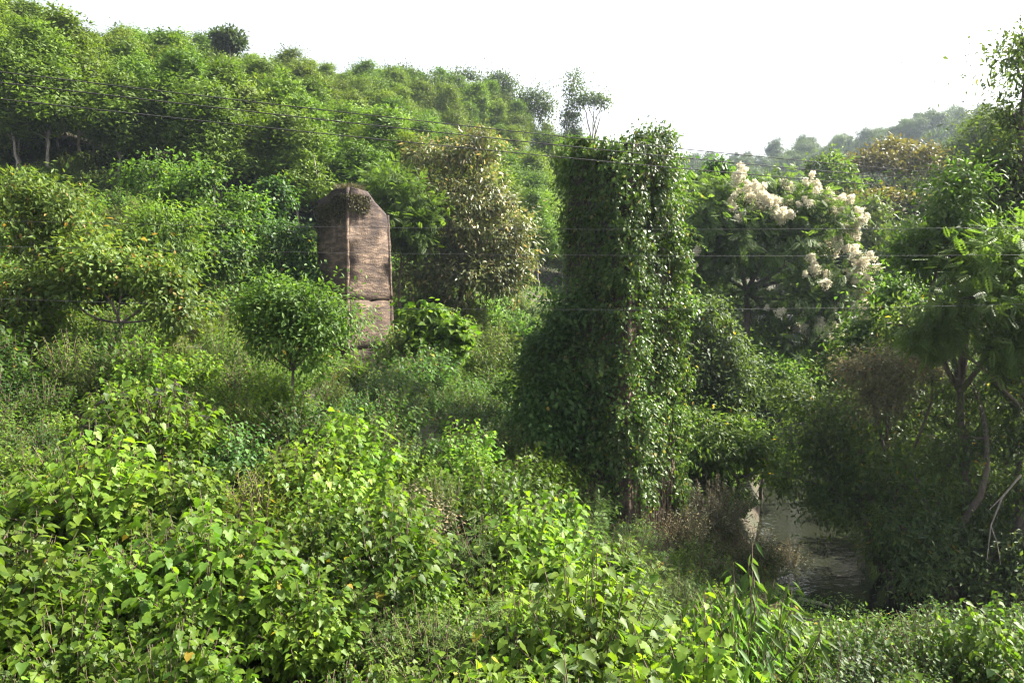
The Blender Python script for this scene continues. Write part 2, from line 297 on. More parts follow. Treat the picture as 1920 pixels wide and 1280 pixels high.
# ------------------------------------------------------------------ crowns and trees
def crown_leaves(b, lobes, n, clump_r, tpl, Ls, Wr, droop=.25, up=.7, per=26, low=.35, interior=.18, mi=0, vol=.35):
    """leaves in clumps spread over the shells of ellipsoid lobes; returns the clump centres"""
    lobes = [(np.asarray(c, float), np.asarray(r, float)) for c, r in lobes]
    wt = np.array([(r[0] * r[2] + r[0] * r[1] + r[1] * r[2]) for c, r in lobes]); wt /= wt.sum()
    k = max(4, n // per); out = []
    pick = rng.choice(len(lobes), k, p=wt)
    for li in pick:
        c, r = lobes[li]
        for _ in range(6):
            u = rng.normal(size=3); u /= np.linalg.norm(u)
            if u[2] < -.15 and rng.random() > low: continue
            rad = rng.uniform(.72, 1.0) * (1 + .26 * math.sin(u[0] * 5.1 + li * 1.7) * math.sin(u[1] * 4.3 + li) * math.cos(u[2] * 4.7 + li * .6)) if rng.random() > interior else rng.uniform(.25, .75)
            if rng.random() < .10: rad *= rng.uniform(1.1, 1.32)
            p = c + u * r * rad
            if any(j != li and (((p - c2) / r2) ** 2).sum() < .36 for j, (c2, r2) in enumerate(lobes)): continue
            out.append((p, u)); break
    C = np.array([o[0] for o in out]); U = np.array([o[1] for o in out]); m = len(C)
    cr_ = clump_r * np.exp(rng.normal(size=m) * .42) * .95
    wq = cr_ ** 1.6; idx = rng.choice(m, n, p=wq / wq.sum())
    q = rng.normal(size=(len(idx), 3)) * np.array((.55, .55, .42)); P = C[idx] + q * cr_[idx][:, None]
    D = nrm(nrm(q) * (.55 - .3 * vol) + U[idx] * (.45 - .25 * vol) + rv(len(idx)) * (.45 + .4 * vol) + np.array((0, 0, -droop)))
    Nn = ortho(D, np.array((0, 0, up)) + U[idx] * .45 + nrm(q) * vol * 1.3 + rv(len(idx)) * (.6 - .3 * vol))
    Lr = rng.uniform(Ls[0], Ls[1], len(idx))
    b.leaves(tpl, P, D, Nn, Lr, Lr * Wr * rng.uniform(.8, 1.2, len(idx)), mi)
    return C
def limb(b, a, c, r0, r1, n=6, bend=.12, sides=5):
    a = np.asarray(a, float); c = np.asarray(c, float); tt = np.linspace(0, 1, n)[:, None]
    L_ = np.linalg.norm(c - a); off = rng.normal(size=3) * bend * L_ * .5
    pts = a + (c - a) * tt + off * np.sin(tt * np.pi) + rng.normal(size=(n, 3)) * L_ * .012 * np.sin(tt * np.pi)
    b.tube(pts, np.linspace(r0, r1, n), sides); return pts
def wood(b, base, lobes, clumps, r0, ntwig=40, fork=.55, lean=None, twig_r=.018):
    base = np.asarray(base, float)
    cen = np.mean([c for c, r in lobes], axis=0); low = min(c[2] - r[2] * .6 for c, r in lobes)
    f = base + (cen - base) * fork if lean is None else np.asarray(lean, float)
    limb(b, base - np.array((0, 0, .4)), f, r0, r0 * .62, 9, .08, 7)
    tips = []
    for c, r in lobes:
        pts = limb(b, f, c, r0 * .5, r0 * .2, 7, .2); tips.append(pts)
    if len(clumps):
        sel = rng.choice(len(clumps), min(ntwig, len(clumps)), replace=False)
        allp = np.concatenate([t_[2:] for t_ in tips])
        for s_ in sel:
            k = np.argmin(np.linalg.norm(allp - clumps[s_], axis=1)); limb(b, allp[k], clumps[s_], r0 * .16 + twig_r * .5, twig_r * .5, 5, .25, 4)
def tree_thing(name, base, lobes, n, clump_r, tpl, Ls, Wr, mat, label, cat='tree', group=None, r0=.18, bark='bark', extra=None, **kw):
    """a tree from lobes in world space: Empty at its base > trunk, crown"""
    base = np.asarray(base, float); root = obj(name, None, None, base); root.empty_display_size = .3
    lob = [(np.asarray(c, float) - base, r) for c, r in lobes]
    ntwig = kw.pop('ntwig', 40); fork = kw.pop('fork', .55); lean = kw.pop('lean', None)
    dn = kw.pop('dense', 1); b = MB(); C = crown_leaves(b, lob, int(n * dn), clump_r, tpl, (Ls[0] * 1.12, Ls[1] * 1.15), Wr * 1.1, **kw)
    if extra: extra(b, lob, C)
    t_ = MB(); wood(t_, (0, 0, 0), lob, C, r0, ntwig, fork, lean)
    obj('trunk', t_.mesh('trunk', M[bark], True), root)
    o = obj('crown', b.mesh('crown', M[mat]), root); o['kind'] = 'stuff'
    tag(root, label, cat, group); root['_c'] = 0; del root['_c']
    return root, C + base
def PL(px, py, d, rx, ry, dep=None):
    """an ellipsoid lobe round the photo point, radii given in photo pixels at that depth"""
    s = d / FPX; r = (rx * s, (dep if dep else (rx + ry) * .5 * s), ry * s); return (W(px, py, d), r)
def base_at(px, d, dx=0):
    x = (px - 960) / FPX * d; return np.array((x, d, g1(x, d)))
def drape(length, n, tpl='oval', Ls=(.12, .2), frac=.4):
    """hanging vine strings below the crown's rim"""
    def fn(b, lob, C):
        sel = C[rng.random(len(C)) < frac]
        for c in sel:
            ln = rng.uniform(.3, 1) * length; k = n; z = np.linspace(0, -ln, k)
            P = c + np.stack([np.cumsum(rng.normal(size=k)) * .05, np.cumsum(rng.normal(size=k)) * .05, z], -1) + rng.normal(size=(k, 3)) * .09
            D = nrm(rv(k) * .6 + np.array((0, 0, -.7))); Nn = ortho(D, rv(k) * .6 + np.array((.2, -.5, .3)))
            Lr = rng.uniform(*Ls, k); b.leaves(tpl, P, D, Nn, Lr, Lr * .55)
    return fn

# ---- plantation trees on the left hill: five shapes, copied
def acacia_variant(h, rc, seed_lobes):
    root = obj('plantation_tree', None); lobes = []
    for k in range(seed_lobes):
        zz = h * (.50 + .42 * k / (seed_lobes - 1)); a = rng.random() * 6.28; rad = rc * (1.0 - .45 * (k / (seed_lobes - 1)) ** 2)
        lobes.append(((math.cos(a) * rc * .3, math.sin(a) * rc * .3, zz), (rad * .85, rad * .85, h * .14)))
    b = MB(); C = crown_leaves(b, lobes, 13000, .60, 'lance', (.24, .40), .40, droop=.05, up=.35, per=150, low=.5, interior=.1, vol=1.0)
    tk = MB(); wood(tk, (0, 0, 0), lobes, C, .11, 26, .45)
    obj('trunk', tk.mesh('trunk', M['palebark'], True), root); c = obj('crown', b.mesh('crown', M['acacia']), root); c['kind'] = 'stuff'
    return root
ac = [acacia_variant(h, rc, k) for h, rc, k in ((12, 1.95, 5), (13, 1.8, 5), (11, 2.1, 4), (12.5, 1.75, 6), (10.5, 2.0, 4))]
def low_crown(b, base, h, rc, tpl_data, tint=0):
    V, F, r = tpl_data; a = rng.random() * 6.28; ca, sa = math.cos(a), math.sin(a)
    Vr = np.stack([(V[:, 0] * ca - V[:, 1] * sa) * rc, (V[:, 0] * sa + V[:, 1] * ca) * rc, V[:, 2] * h], -1) + base
    b.add(Vr, F, r)
def low_tpl(n, nl, Ls, zlo=.45):
    b = MB(); lobes = [((math.cos(k * 2.4) * .45, math.sin(k * 2.4) * .45, zlo + (.9 - zlo) * k / (nl - 1)), (.62, .62, .16)) for k in range(nl)]
    crown_leaves(b, lobes, n, .2, 'lance', Ls, .42, per=40, up=.35, vol=1.0)
    return np.concatenate(b.V), [np.concatenate([f for f in b.F])], np.concatenate(b.r)
spots = []
for d0, d1, sp in ((50, 84, 4.3), (84, 165, 5.0)):
    y = d0
    while y < d1:
        xl, xr = (-90 - 960) / FPX * y, (1290 - 960) / FPX * y; x = xl
        while x < xr:
            xx = x + rng.uniform(-.35, .35) * sp; yy = y + rng.uniform(-.35, .35) * sp
            px = xx / yy * FPX + 960
            front = np.interp(px, [-100, 0, 300, 560, 760, 900, 1000, 1100, 1300], [51, 52, 55, 57, 64, 70, 76, 84, 110])
            back = np.interp(px, [-100, 300, 600, 900, 1100, 1300], [104, 106, 122, 150, 150, 135])
            if front < yy < back: spots.append((xx, yy, px))
            x += sp
        y += sp * .9
spots.sort(key=lambda s: s[1])
LBL = 'slender bright green plantation tree on the left hillside'
GRP = 'plantation trees covering the left hill'
for k, (x, y, px) in enumerate(spots[:300]):
    v = ac[k % 5]; s = rng.uniform(.74, .98) * (1 if y < 75 else np.interp(y, [75, 130], [1, .86])); f = rng.uniform(.75, 1.25); tint = (f * rng.uniform(.85, 1.2), f, f * .9, 1)
    loc = (x, y, g1(x, y) - .1); sc_ = (s * rng.uniform(1.2, 1.55),) * 2 + (s,)
    if k < 5: v.location = loc; v.rotation_euler.z = rng.random() * 6; v.scale = sc_; r_ = v
    else: r_ = copy_tree(v, loc, rng.random() * 6.28, sc_, tint)
    fr = np.interp(px, [-100, 0, 300, 560, 760, 900, 1000, 1100, 1300], [51, 52, 55, 57, 64, 70, 76, 84, 110])
    lb, gr = ((LBL + ', in the front row', GRP + ', front row') if y < fr + 6 else (('plantation tree high on the left hill just under the skyline', GRP + ', under the skyline') if y > 97 else ('plantation tree standing in the middle of the left hillside', GRP + ', middle')))
    hue = 'deep green ' if f < .92 else ('pale green ' if f > 1.1 else 'fresh green ')
    if k < 5: hue = 'fresh green '
    lb = hue + lb.replace('bright green ', ''); gr = hue + gr
    tag(r_, lb, 'tree', gr)
lt = [low_tpl(700, 5, (.14, .24)) for _ in range(3)]
if len(spots) > 300:
    b = MB()
    for x, y, px in spots[300:]: low_crown(b, np.array((x, y, g1(x, y))), rng.uniform(8.5, 11.5), rng.uniform(2.3, 3), lt[rng.integers(3)])
    tag(obj('plantation_wood', b.mesh('plantation_wood', M['acacia'])), 'bright green plantation wood along the far top of the left hill', 'wood', kind='stuff')
print('plantation', len(spots))

# ---- dark emergent trees along the ridge
def ridge_tree(px, ytop, ybase_px, d, wpx, label, mat='forest', shape='round', n=2600, bark='palebark'):
    base = base_at(px, d); top = W(px, ytop, d)[2]; s = d / FPX; r = wpx * .5 * s; h = top - base[2]
    if h < 6: base[2] = top - 6; h = 6
    c0 = np.array((base[0], base[1], top))
    if shape == 'round': lobes = [(c0 + (0, 0, -r * .8), (r, r, r * .8)), (c0 + (r * .4, 0, -r * 1.3), (r * .7, r * .7, r * .6)), (c0 + (-r * .5, 0, -r * 1.2), (r * .6, r * .6, r * .6))]
    elif shape == 'flat': lobes = [(c0 + (k * r * .55, rng.uniform(-.3, .3) * r, -r * .25 - abs(k) * r * .12 - rng.uniform(0, .2) * r), (r * .42, r * .42, r * .16)) for k in (-1.3, -.6, 0, .7, 1.3)]
    else: lobes = [(c0 + (rng.uniform(-.4, .4) * r, 0, -h * f), (r * .7, r * .7, h * .1)) for f in (.08, .2, .33, .47, .6)]
    return tree_thing('ridge_tree', base, lobes, n, r * .28, 'lance', (.35, .6), .4, mat, label, 'tree', 'old trees standing along the ridge', r0=.2 + r * .02, bark=bark, ntwig=30)
RT = [(440, 55, 0, 97, 46, 'dark round tree rising alone above the plantation ridge', 'round', 2600),
      (755, 125, 0, 140, 70, 'dark domed tree on the ridge left of the pale-trunked tree', 'round', 3000),
      (822, 138, 0, 128, 78, 'broad dark tree with a long pale bare trunk on the slope', 'round', 3400),
      (880, 132, 0, 150, 60, 'thin flat-topped tree poking just above the ridge', 'flat', 1200),
      (938, 140, 0, 142, 48, 'dark mop-headed tree on the ridge against the white sky', 'round', 2600),
      (965, 172, 0, 140, 60, 'dark low tree between the mop-headed tree and the leaning one', 'round', 2400),
      (1005, 168, 0, 138, 58, 'dark leaning tree on the ridge beside the tall thin pair', 'round', 2600),
      (1066, 135, 0, 134, 52, 'tall ragged dark tree standing clear against the white sky', 'tall', 2600),
      (1108, 172, 0, 133, 66, 'sparse flat-topped tree with thin trunk against the white sky', 'flat', 1000)]
for px, yt, yb, d, wp, lb, sh, n in RT: ridge_tree(px, yt, yb, d, wp, lb, shape=sh, n=n)

# ---- valley and right-hand hills
fv = []
for k in range(5):
    root = obj('forest_tree', None); rc = 3.0; h = 13
    lobes = [((math.cos(a) * rc * q, math.sin(a) * rc * q, h * z), (rc * .62, rc * .62, h * .13)) for a, q, z in zip(rng.random(6) * 6.28, (.1, .5, .6, .55, .5, .6), (.88, .78, .7, .62, .55, .46))]
    b = MB(); C = crown_leaves(b, lobes, 6500, .85, 'lance', (.34, .55), .42, per=90, low=.5, vol=1.0, up=.35)
    tk = MB(); wood(tk, (0, 0, 0), lobes, C, .2, 30, .5)
    obj('trunk', tk.mesh('trunk', M['palebark'], True), root); c = obj('crown', b.mesh('crown', M['forest']), root); c['kind'] = 'stuff'
    fv.append(root)
used = set()
def forest(px, d, s, label, group, tint, sx=1.0):
    global used
    k = int(rng.integers(5)); x = (px - 960) / FPX * d; loc = (x, d, g1(x, d) - .2); sc_ = (s * sx, s * sx, s)
    if k not in used:
        used.add(k); r_ = fv[k]; r_.location = loc; r_.rotation_euler.z = rng.random() * 6; r_.scale = sc_
        for c in r_.children: c.color = tint
    else: r_ = copy_tree(fv[k], loc, rng.random() * 6.28, sc_, tint)
    tag(r_, label, 'tree', group); return r_
# right hill (60 - 140 m)
y = 62
while y < 150:
    sp = 5.6; x = (1480 - 960) / FPX * y
    while x < (2010 - 960) / FPX * y:
        xx = x + rng.uniform(-2, 2); yy = y + rng.uniform(-2, 2); px = xx / yy * FPX + 960
        if px > np.interp(yy, [60, 80, 100, 150], [1640, 1570, 1560, 1590]):
            f = rng.uniform(.75, 1.25); g_ = rng.random() < .35
            tint = (f * 1.4, f * 1.25, f, 1) if g_ else (f, f, f, 1)
            forest(px, yy, rng.uniform(.75, 1.1), 'dense tree on the shaded hillside across the stream', 'trees on the right hillside', tint)
        x += sp
    y += sp
# valley floor trees behind the flowering tree
for k in range(46):
    d = rng.uniform(62, 170); px = rng.uniform(1080, 1620)
    f = rng.uniform(.8, 1.3); forest(px, d, rng.uniform(.55, .8), 'green tree on the valley floor behind the flowering tree', 'trees on the valley floor', (f * 1.1, f * 1.15, f, 1))
# far blue hills
cnt = 0
for d in (300, 318, 336, 352):
    px = 1180
    while px < 1830:
        pj = px + rng.uniform(-7, 7); s = rng.uniform(.8, 1.5); sx = rng.uniform(.8, 1.15)
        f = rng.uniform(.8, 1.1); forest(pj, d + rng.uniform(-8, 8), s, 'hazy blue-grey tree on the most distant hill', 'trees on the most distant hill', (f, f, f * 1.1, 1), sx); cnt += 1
        px += 24
b = MB(); lt2 = [low_tpl(190, 4, (.24, .40), .3) for _ in range(3)]
for k in range(560):
    d = rng.uniform(175, 420); px = rng.uniform(1150, 2050); x = (px - 960) / FPX * d
    low_crown(b, np.array((x, d, g1(x, d))), rng.uniform(7, 11), rng.uniform(3.8, 5.5), lt2[rng.integers(3)])
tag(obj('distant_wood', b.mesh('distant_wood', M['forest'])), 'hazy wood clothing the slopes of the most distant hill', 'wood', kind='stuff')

# ------------------------------------------------------------------ the two old bridge piers
AX = nrm(np.array((.73, -.69, 0.))); AY = np.array((-AX[1], AX[0], 0.))     # bridge axis and its normal
def pier_profile(hw, hd, groove=.018):
    """rectangular plan with a sunk panel between corner pilasters, listed counter-clockwise in (u, v)"""
    pts = []; ins = .16; gw = .03
    for (sx, sy), (ux, uy) in zip(((1, -1), (1, 1), (-1, 1), (-1, -1)), ((0, 1), (-1, 0), (0, -1), (1, 0))):
        c = np.array((sx * hw, sy * hd)); u = np.array((ux, uy), float); nI = np.array((-uy, ux), float)   # inward
        L_ = 2 * (hd if ux == 0 else hw)
        for s_, dp in ((.03, 0), (ins, 0), (ins + .012, groove), (ins + gw, groove), (ins + gw + .012, .003), (L_ * .33, .003), (L_ * .5, .003), (L_ * .67, .003), (L_ - ins - gw - .012, .003), (L_ - ins - gw, groove), (L_ - ins - .012, groove), (L_ - ins, 0), (L_ - .03, 0)):
            pts.append(c + u * s_ + nI * dp)
    return np.array(pts)
def pier(name, base, h, half_b, half_t, joints, label, ragged):
    """lifts of cast concrete stacked with recessed joints; half-widths taper from base to top"""
    root = obj(name, None, None, base)
    zs = [0] + joints + [h]
    for a, c in zip(zs[:-1], zs[1:]):
        last = c == h; b = MB(); ring = []
        nz = max(4, int((c - a) / .3)); zz = np.linspace(a + .035, c - .035, nz - 2); zz = np.concatenate([[a + .012], zz, [c - .012]])
        k = len(pier_profile(1, 1))
        prof = []
        for q, z in enumerate(zz):
            f = z / h; w_ = half_b + (half_t - half_b) * f; pr = pier_profile(w_, w_)
            if q in (0, nz - 1) and not (last and q == nz - 1): pr = pr * (1 - .009 / w_)
            P3 = pr[:, :1] * AX[:2] + pr[:, 1:] * AY[:2]
            zc = np.full(k, z)
            if last and ragged:
                tt = (z - a) / (c - a); u_, v_ = pr[:, 0] / w_, pr[:, 1] / w_
                cut = ragged(u_, v_); z0 = h - 1.6; zc = np.where(z > z0, z0 + (z - z0) * (1 - cut), z)
            P = np.concatenate([P3, zc[:, None]], 1) + rng.normal(size=(k, 3)) * .016
            prof.append(P)
        V = np.concatenate(prof); i_ = np.arange(nz - 1)[:, None] * k; j_ = np.arange(k)[None]; jn = (j_ + 1) % k
        F = [np.stack([i_ + j_, i_ + jn, i_ + k + jn, i_ + k + j_], -1).reshape(-1, 4)]
        cb = V[:k].mean(0); ct = V[-k:].mean(0) + (0, 0, .12 if last else 0)
        V = np.concatenate([V, [cb, ct]]); n0 = nz * k; jj = np.arange(k); j3 = (jj + 1) % k
        F.append(np.stack([np.full(k, n0), j3, jj], -1)); F.append(np.stack([np.full(k, n0 + 1), jj + n0 - k, j3 + n0 - k], -1))
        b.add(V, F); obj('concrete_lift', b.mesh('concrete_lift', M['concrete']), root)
    tag(root, label, 'bridge pier'); return root
b1 = W(666, 660, 40); b1[2] = g1(b1[0], b1[1]) - .5
H1 = W(650, 360, 40)[2] - b1[2]
J1 = W(665, 562, 40)[2] - b1[2]
def rag1(u, v):   # u: towards pier 2 (lit face), v: away to the right-rear
    base_ = np.clip((v + .15) / 1.15, 0, 1) ** 1.1 * .80 * np.clip((u + 1.4) / 1.2, 0, 1) + np.clip((-u + .1) / 1.1, 0, 1) * .34
    return np.clip(base_ + .05 * np.sin(v * 9 + u * 5) + .035 * np.sin(v * 23 + 1), 0, .9)
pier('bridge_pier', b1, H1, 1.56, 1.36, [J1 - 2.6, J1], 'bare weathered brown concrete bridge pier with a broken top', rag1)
# vegetation on the broken top: dry grass tuft and hanging dry vines
def grass_mesh(n, rad, hgt, mat, wd=.012, lean=.5, tpl='lance'):
    b = MB(); a = rng.random(n) * 6.28; r_ = np.sqrt(rng.random(n)) * rad
    P = np.stack([np.cos(a) * r_, np.sin(a) * r_, np.zeros(n)], -1)
    D = nrm(np.stack([np.cos(a) * lean * rng.random(n), np.sin(a) * lean * rng.random(n), np.ones(n)], -1) + rng.normal(size=(n, 3)) * .15)
    L_ = hgt * rng.uniform(.5, 1.1, n); b.leaves(tpl, P, D, ortho(D, rv(n)), L_, np.full(n, wd) * rng.uniform(.7, 1.4, n)); return b.mesh('blades', mat)
top1 = b1 + (0, 0, H1 - .15)
for k, (du, dv, rad, hg) in enumerate(((.1, -.3, .7, .55), (.6, -.7, .5, .4))):
    g = obj('grass_tuft', grass_mesh(700, rad, hg, M['dry'], .022), None, top1 + AX * du + AY * dv)
    tag(g, 'dry straw-coloured grass tuft growing on the broken pier top', 'grass', 'grass tufts on the bare pier')
hv = MB()
for k in range(300):
    u, v = rng.uniform(-1, 1), rng.uniform(-1.1, 1.0)
    face = rng.random() < .62
    if face: p0 = -AY * 1.38 + AX * u * 1.35 ; out_ = -AY
    else: p0 = AX * 1.38 - AY * rng.uniform(.0, 1.35); out_ = AX
    ln = rng.uniform(.2, 1.3) * (1.1 if face else .7)
    m_ = int(ln * 22) + 3; zz = np.linspace(.05, -ln, m_)
    P = p0 + out_ * rng.uniform(.03, .16, (m_, 1)) + np.stack([np.zeros(m_), np.zeros(m_), zz + H1 - .45 - .35 * (u < 0) * face], -1) + rng.normal(size=(m_, 3)) * .05
    D = nrm(rv(m_) * .7 + np.array((0, 0, -.6))); hv.leaves('oval', P, D, ortho(D, rv(m_) + out_), rng.uniform(.06, .13, m_), rng.uniform(.03, .07, m_))
tag(obj('hanging_creeper', hv.mesh('hanging_creeper', M['witheredcreeper']), None, b1), 'withered dark creeper hanging over the broken top of the bare pier', 'creeper')
# stepped steel strip up the right edge: a slim pale sapling trunk beside the pier
# second pier, clad in ivy
b2 = W(1158, 920, 28); b2[2] = g1(b2[0], b2[1]) - .8
H2 = W(1158, 288, 28)[2] - b2[2]
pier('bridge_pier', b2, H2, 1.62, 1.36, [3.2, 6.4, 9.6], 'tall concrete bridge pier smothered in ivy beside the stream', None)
iv = MB(); st_ = MB()
_ip = rng.random((10, 3)) * 6.28; _if = np.stack([rng.integers(1, 7, 10), rng.normal(size=10) * np.geomspace(.5, 3.0, 10)], -1)
def ivn(a, z): return (np.sin(a[:, None] * _if[:, 0] + z[:, None] * _if[:, 1] + _ip[:, 0]) * np.geomspace(.5, .18, 10)).sum(1)
def ivy_surface(n, zlo=0.):
    """points on a rounded box round the pier: position, outward direction, cladding thickness"""
    a = rng.random(n) * 2 * np.pi; z = zlo + rng.random(n) * (H2 + .2 - zlo); hw = 1.62 + (1.36 - 1.62) * z / H2
    ca, sa = np.cos(a), np.sin(a); rad = hw / (np.abs(ca) ** 16 + np.abs(sa) ** 16) ** (1 / 16)
    O = AX * ca[:, None] + AY * sa[:, None]; P = O * rad[:, None]; P[:, 2] = z
    left = np.clip(-(O[:, 0] * .95 + O[:, 1] * .3), 0, 1) ** .7; low_ = np.clip(1 - np.abs(z / H2 - .33) / .36, 0, 1)
    th_ = np.clip(.30 + .30 * ivn(a, z), .05, 1.1) + left * low_ * np.clip(1.0 + .5 * ivn(a + 1, z * 1.3), .3, 1.7)
    right = np.clip(O[:, 0] * .7 + O[:, 1] * .7, 0, 1) * np.clip(1 - np.abs(z / H2 - .45) / .35, 0, 1); th_ += right * .35 * np.clip(.6 + .5 * ivn(a + 2, z), 0, 1.2)
    th_ += .35 * np.clip((z - H2 * .78) / (H2 * .22), 0, 1) * (.6 + .4 * ivn(a + 4, z))
    bare = (ca > .55) & (sa < .55) & (z < 3.4) & (rng.random(n) < np.clip(1.5 - z / 2.4, 0, .985))
    th_ += .14 * np.clip(np.abs(np.sin(2 * a)) - .6, 0, 1) * 2.5; gap = (ivn(a * 1 + 7, z * 1.7) > 1.0) & (rng.random(n) < .65)
    k = ~(bare | gap); return P[k], O[k], np.maximum(th_[k], .05)
def ivy_leaves(P, O, Ls, hang=.75):
    n = len(P); D = nrm(O * .4 + rv(n) * .6 + np.array((0, 0, -hang))); Nn = ortho(D, O * .8 + np.array((0, 0, .4)) + rv(n) * .55)
    L_ = rng.uniform(*Ls, n); iv.leaves('oval', P, D, Nn, L_, L_ * rng.uniform(.5, .72, n))
P, O, th_ = ivy_surface(17000); ivy_leaves(P + O * (th_ * rng.random(len(P)) * .6)[:, None] + rng.normal(size=P.shape) * .05, O, (.09, .18))
Cc, Oc, tc_ = ivy_surface(1500)                                # clumps of different size that bulge and hang
for c, o_, t0 in zip(Cc, Oc, tc_):
    r_ = rng.uniform(.14, .40); m_ = int(26 * (r_ / .25) ** 1.6) + 6; ctr = c + o_ * t0 * rng.uniform(.45, 1.05)
    q = rng.normal(size=(m_, 3)) * np.array((.5, .5, .62)) * r_; q[:, 2] -= np.abs(q[:, 2]) * .4
    ivy_leaves(ctr + q, np.repeat(nrm(o_ + q.mean(0) * .2)[None], m_, 0) * .6 + nrm(q) * .5, (.09, .19), rng.uniform(.4, .9))
for k in range(190):                                           # arching shoots that stand off the cladding
    i_ = rng.integers(len(Cc)); m_ = rng.integers(12, 28); ln = rng.uniform(.35, 1.0); tt = np.linspace(0, 1, m_); o_ = Oc[i_]
    dirn = nrm(o_ * .9 + np.array((0, 0, rng.uniform(-.6, .7))) + rng.normal(size=3) * .3)
    Q = Cc[i_] + o_ * tc_[i_] * .9 + dirn * (tt * ln)[:, None] + np.array((0, 0, -1)) * (tt ** 2 * ln * .6)[:, None]
    st_.tube(Q[::3], .006, 3); Dq = nrm(rv(m_) * .6 + dirn * .5 + (0, 0, -.5)); Lq = rng.uniform(.09, .17, m_)
    iv.leaves('oval', Q, Dq, ortho(Dq, np.array((0, 0, 1.)) + rv(m_) * .4), Lq, Lq * .6)
for k in range(34):                                            # overhanging cushions with trailing strands
    i_ = rng.integers(len(Cc)); c = Cc[i_] + Oc[i_] * (tc_[i_] * .5 + .1)
    if c[2] < 3.6 and Oc[i_][0] > 0: continue
    r_ = rng.uniform(.3, .62); crown_leaves(iv, [(c, (r_, r_, r_ * 1.1))], 330, .24, 'oval', (.09, .2), .6, droop=.6, per=30)
    for e_ in range(5):
        m_ = rng.integers(14, 34); p0 = c + rng.normal(size=3) * r_ * .5 + Oc[i_] * r_ * .6; zz = -np.linspace(0, rng.uniform(.5, 1.6), m_)
        Q = p0 + np.stack([np.cumsum(rng.normal(size=m_)) * .025, np.cumsum(rng.normal(size=m_)) * .025, zz], -1); st_.tube(Q[::3], .005, 3)
        ivy_leaves(Q + rng.normal(size=Q.shape) * .04, np.repeat(Oc[i_][None], m_, 0), (.08, .16), .7)
capl = [((AX * a + AY * c_) + np.array((0, 0, H2 - .1 + dz)), (.85, .85, r_)) for a, c_, dz, r_ in ((.6, .7, .15, .55), (-.5, .5, -.1, .5), (.5, -.6, -.15, .45), (-.6, -.6, -.35, .4), (.9, 1.0, .55, .45), (.2, .1, .0, .5), (.3, 1.1, .45, .4))]
crown_leaves(iv, capl, 6200, .28, 'oval', (.1, .19), .6, droop=.5)
for k in range(60):                                           # rope-like stems on the wall
    s_ = rng.uniform(-1.3, 1.3); f_ = rng.random() < .6; m_ = 16; zt = rng.uniform(3, H2); zz = np.linspace(-.2, zt, m_)
    hw = 1.62 + (1.36 - 1.62) * zz / H2 + .05
    wob = np.cumsum(rng.normal(size=m_)) * .06
    Q = (AX[None] * hw[:, None] + AY[None] * (s_ + wob)[:, None]) if f_ else (-AY[None] * hw[:, None] + AX[None] * (s_ + wob)[:, None])
    Q[:, 2] = zz; st_.tube(Q, np.linspace(.03, .010, m_) * rng.uniform(.4, 1.1), 5)
r_ = obj('climbing_ivy', None, None, b2); obj('stem', st_.mesh('stem', M['twig'], True), r_)['kind'] = 'stuff'; obj('foliage', iv.mesh('foliage', M['ivy']), r_)['kind'] = 'stuff'
tag(r_, 'thick glossy ivy cladding the tall pier from foot to top', 'ivy')

# ------------------------------------------------------------------ hero trees
tree_thing('big_leaf_tree', base_at(868, 48), [PL(870, 305, 48, 62, 42), PL(800, 300, 48.5, 40, 35), PL(900, 265, 48, 35, 25), PL(865, 390, 47.5, 95, 65), PL(925, 450, 48, 65, 75), PL(800, 520, 47.5, 62, 55), PL(880, 520, 47, 85, 55), PL(790, 420, 48.5, 45, 60), PL(955, 520, 48, 40, 50)],
           17000, .5, 'lance', (.22, .38), .34, 'brown', 'olive-brown tree with long glossy leaves right of the bare pier', r0=.24, droop=.45, up=.4, ntwig=80, dense=1.5)
tree_thing('feathery_tree', base_at(760, 45), [PL(765, 385, 45, 58, 40), PL(730, 350, 45.3, 40, 26), PL(770, 440, 44.8, 50, 40), PL(715, 395, 45.6, 35, 30)],
           1800, .5, 'pinnate', (.42, .6), .6, 'feather', 'soft green feathery-leaved tree just behind the bare pier', r0=.13, up=1.1, ntwig=30, dense=1.6)
ft, ftC = tree_thing('flowering_tree', base_at(1370, 44), [PL(1330, 400, 44, 65, 55), PL(1400, 375, 44, 75, 45), PL(1480, 390, 43.5, 75, 48), PL(1545, 430, 43.5, 50, 50), PL(1300, 470, 44, 45, 55), PL(1420, 450, 43, 90, 50), PL(1560, 520, 43.5, 48, 55), PL(1480, 560, 43, 70, 50), PL(1580, 590, 43.5, 40, 40), PL(1530, 645, 43, 55, 45), PL(1330, 560, 44.5, 65, 60), PL(1440, 640, 43.5, 50, 40)],
           6500, .6, 'pinnate', (.40, .62), .62, 'flowertree', 'wide spreading tree covered in creamy white flower clusters', r0=.26, up=.9, fork=.5, lean=W(1400, 545, 44) - base_at(1370, 44), ntwig=70, dense=1.45, low=.6)
fm = []
for k in range(3):                                            # creamy panicles
    b = MB(); n = 175; tt = rng.random(n); a = rng.random(n) * 6.28; rad = .26 * (1 - tt * .7) * np.sqrt(rng.random(n))
    P = np.stack([np.cos(a) * rad, np.sin(a) * rad, tt * .55], -1); D = nrm(rv(n) + (0, 0, .5)); b.leaves('lance', P, D, ortho(D, rv(n)), .10, .075)
    for q in range(7):
        a = q * .9; b.tube([(0, 0, -.1), (math.cos(a) * .08, math.sin(a) * .08, .15), (math.cos(a) * .2, math.sin(a) * .2, .32)], .008, 3)
    fm.append(b.mesh('flower_cluster', M['flower']))
ftb = np.array(ft.location)
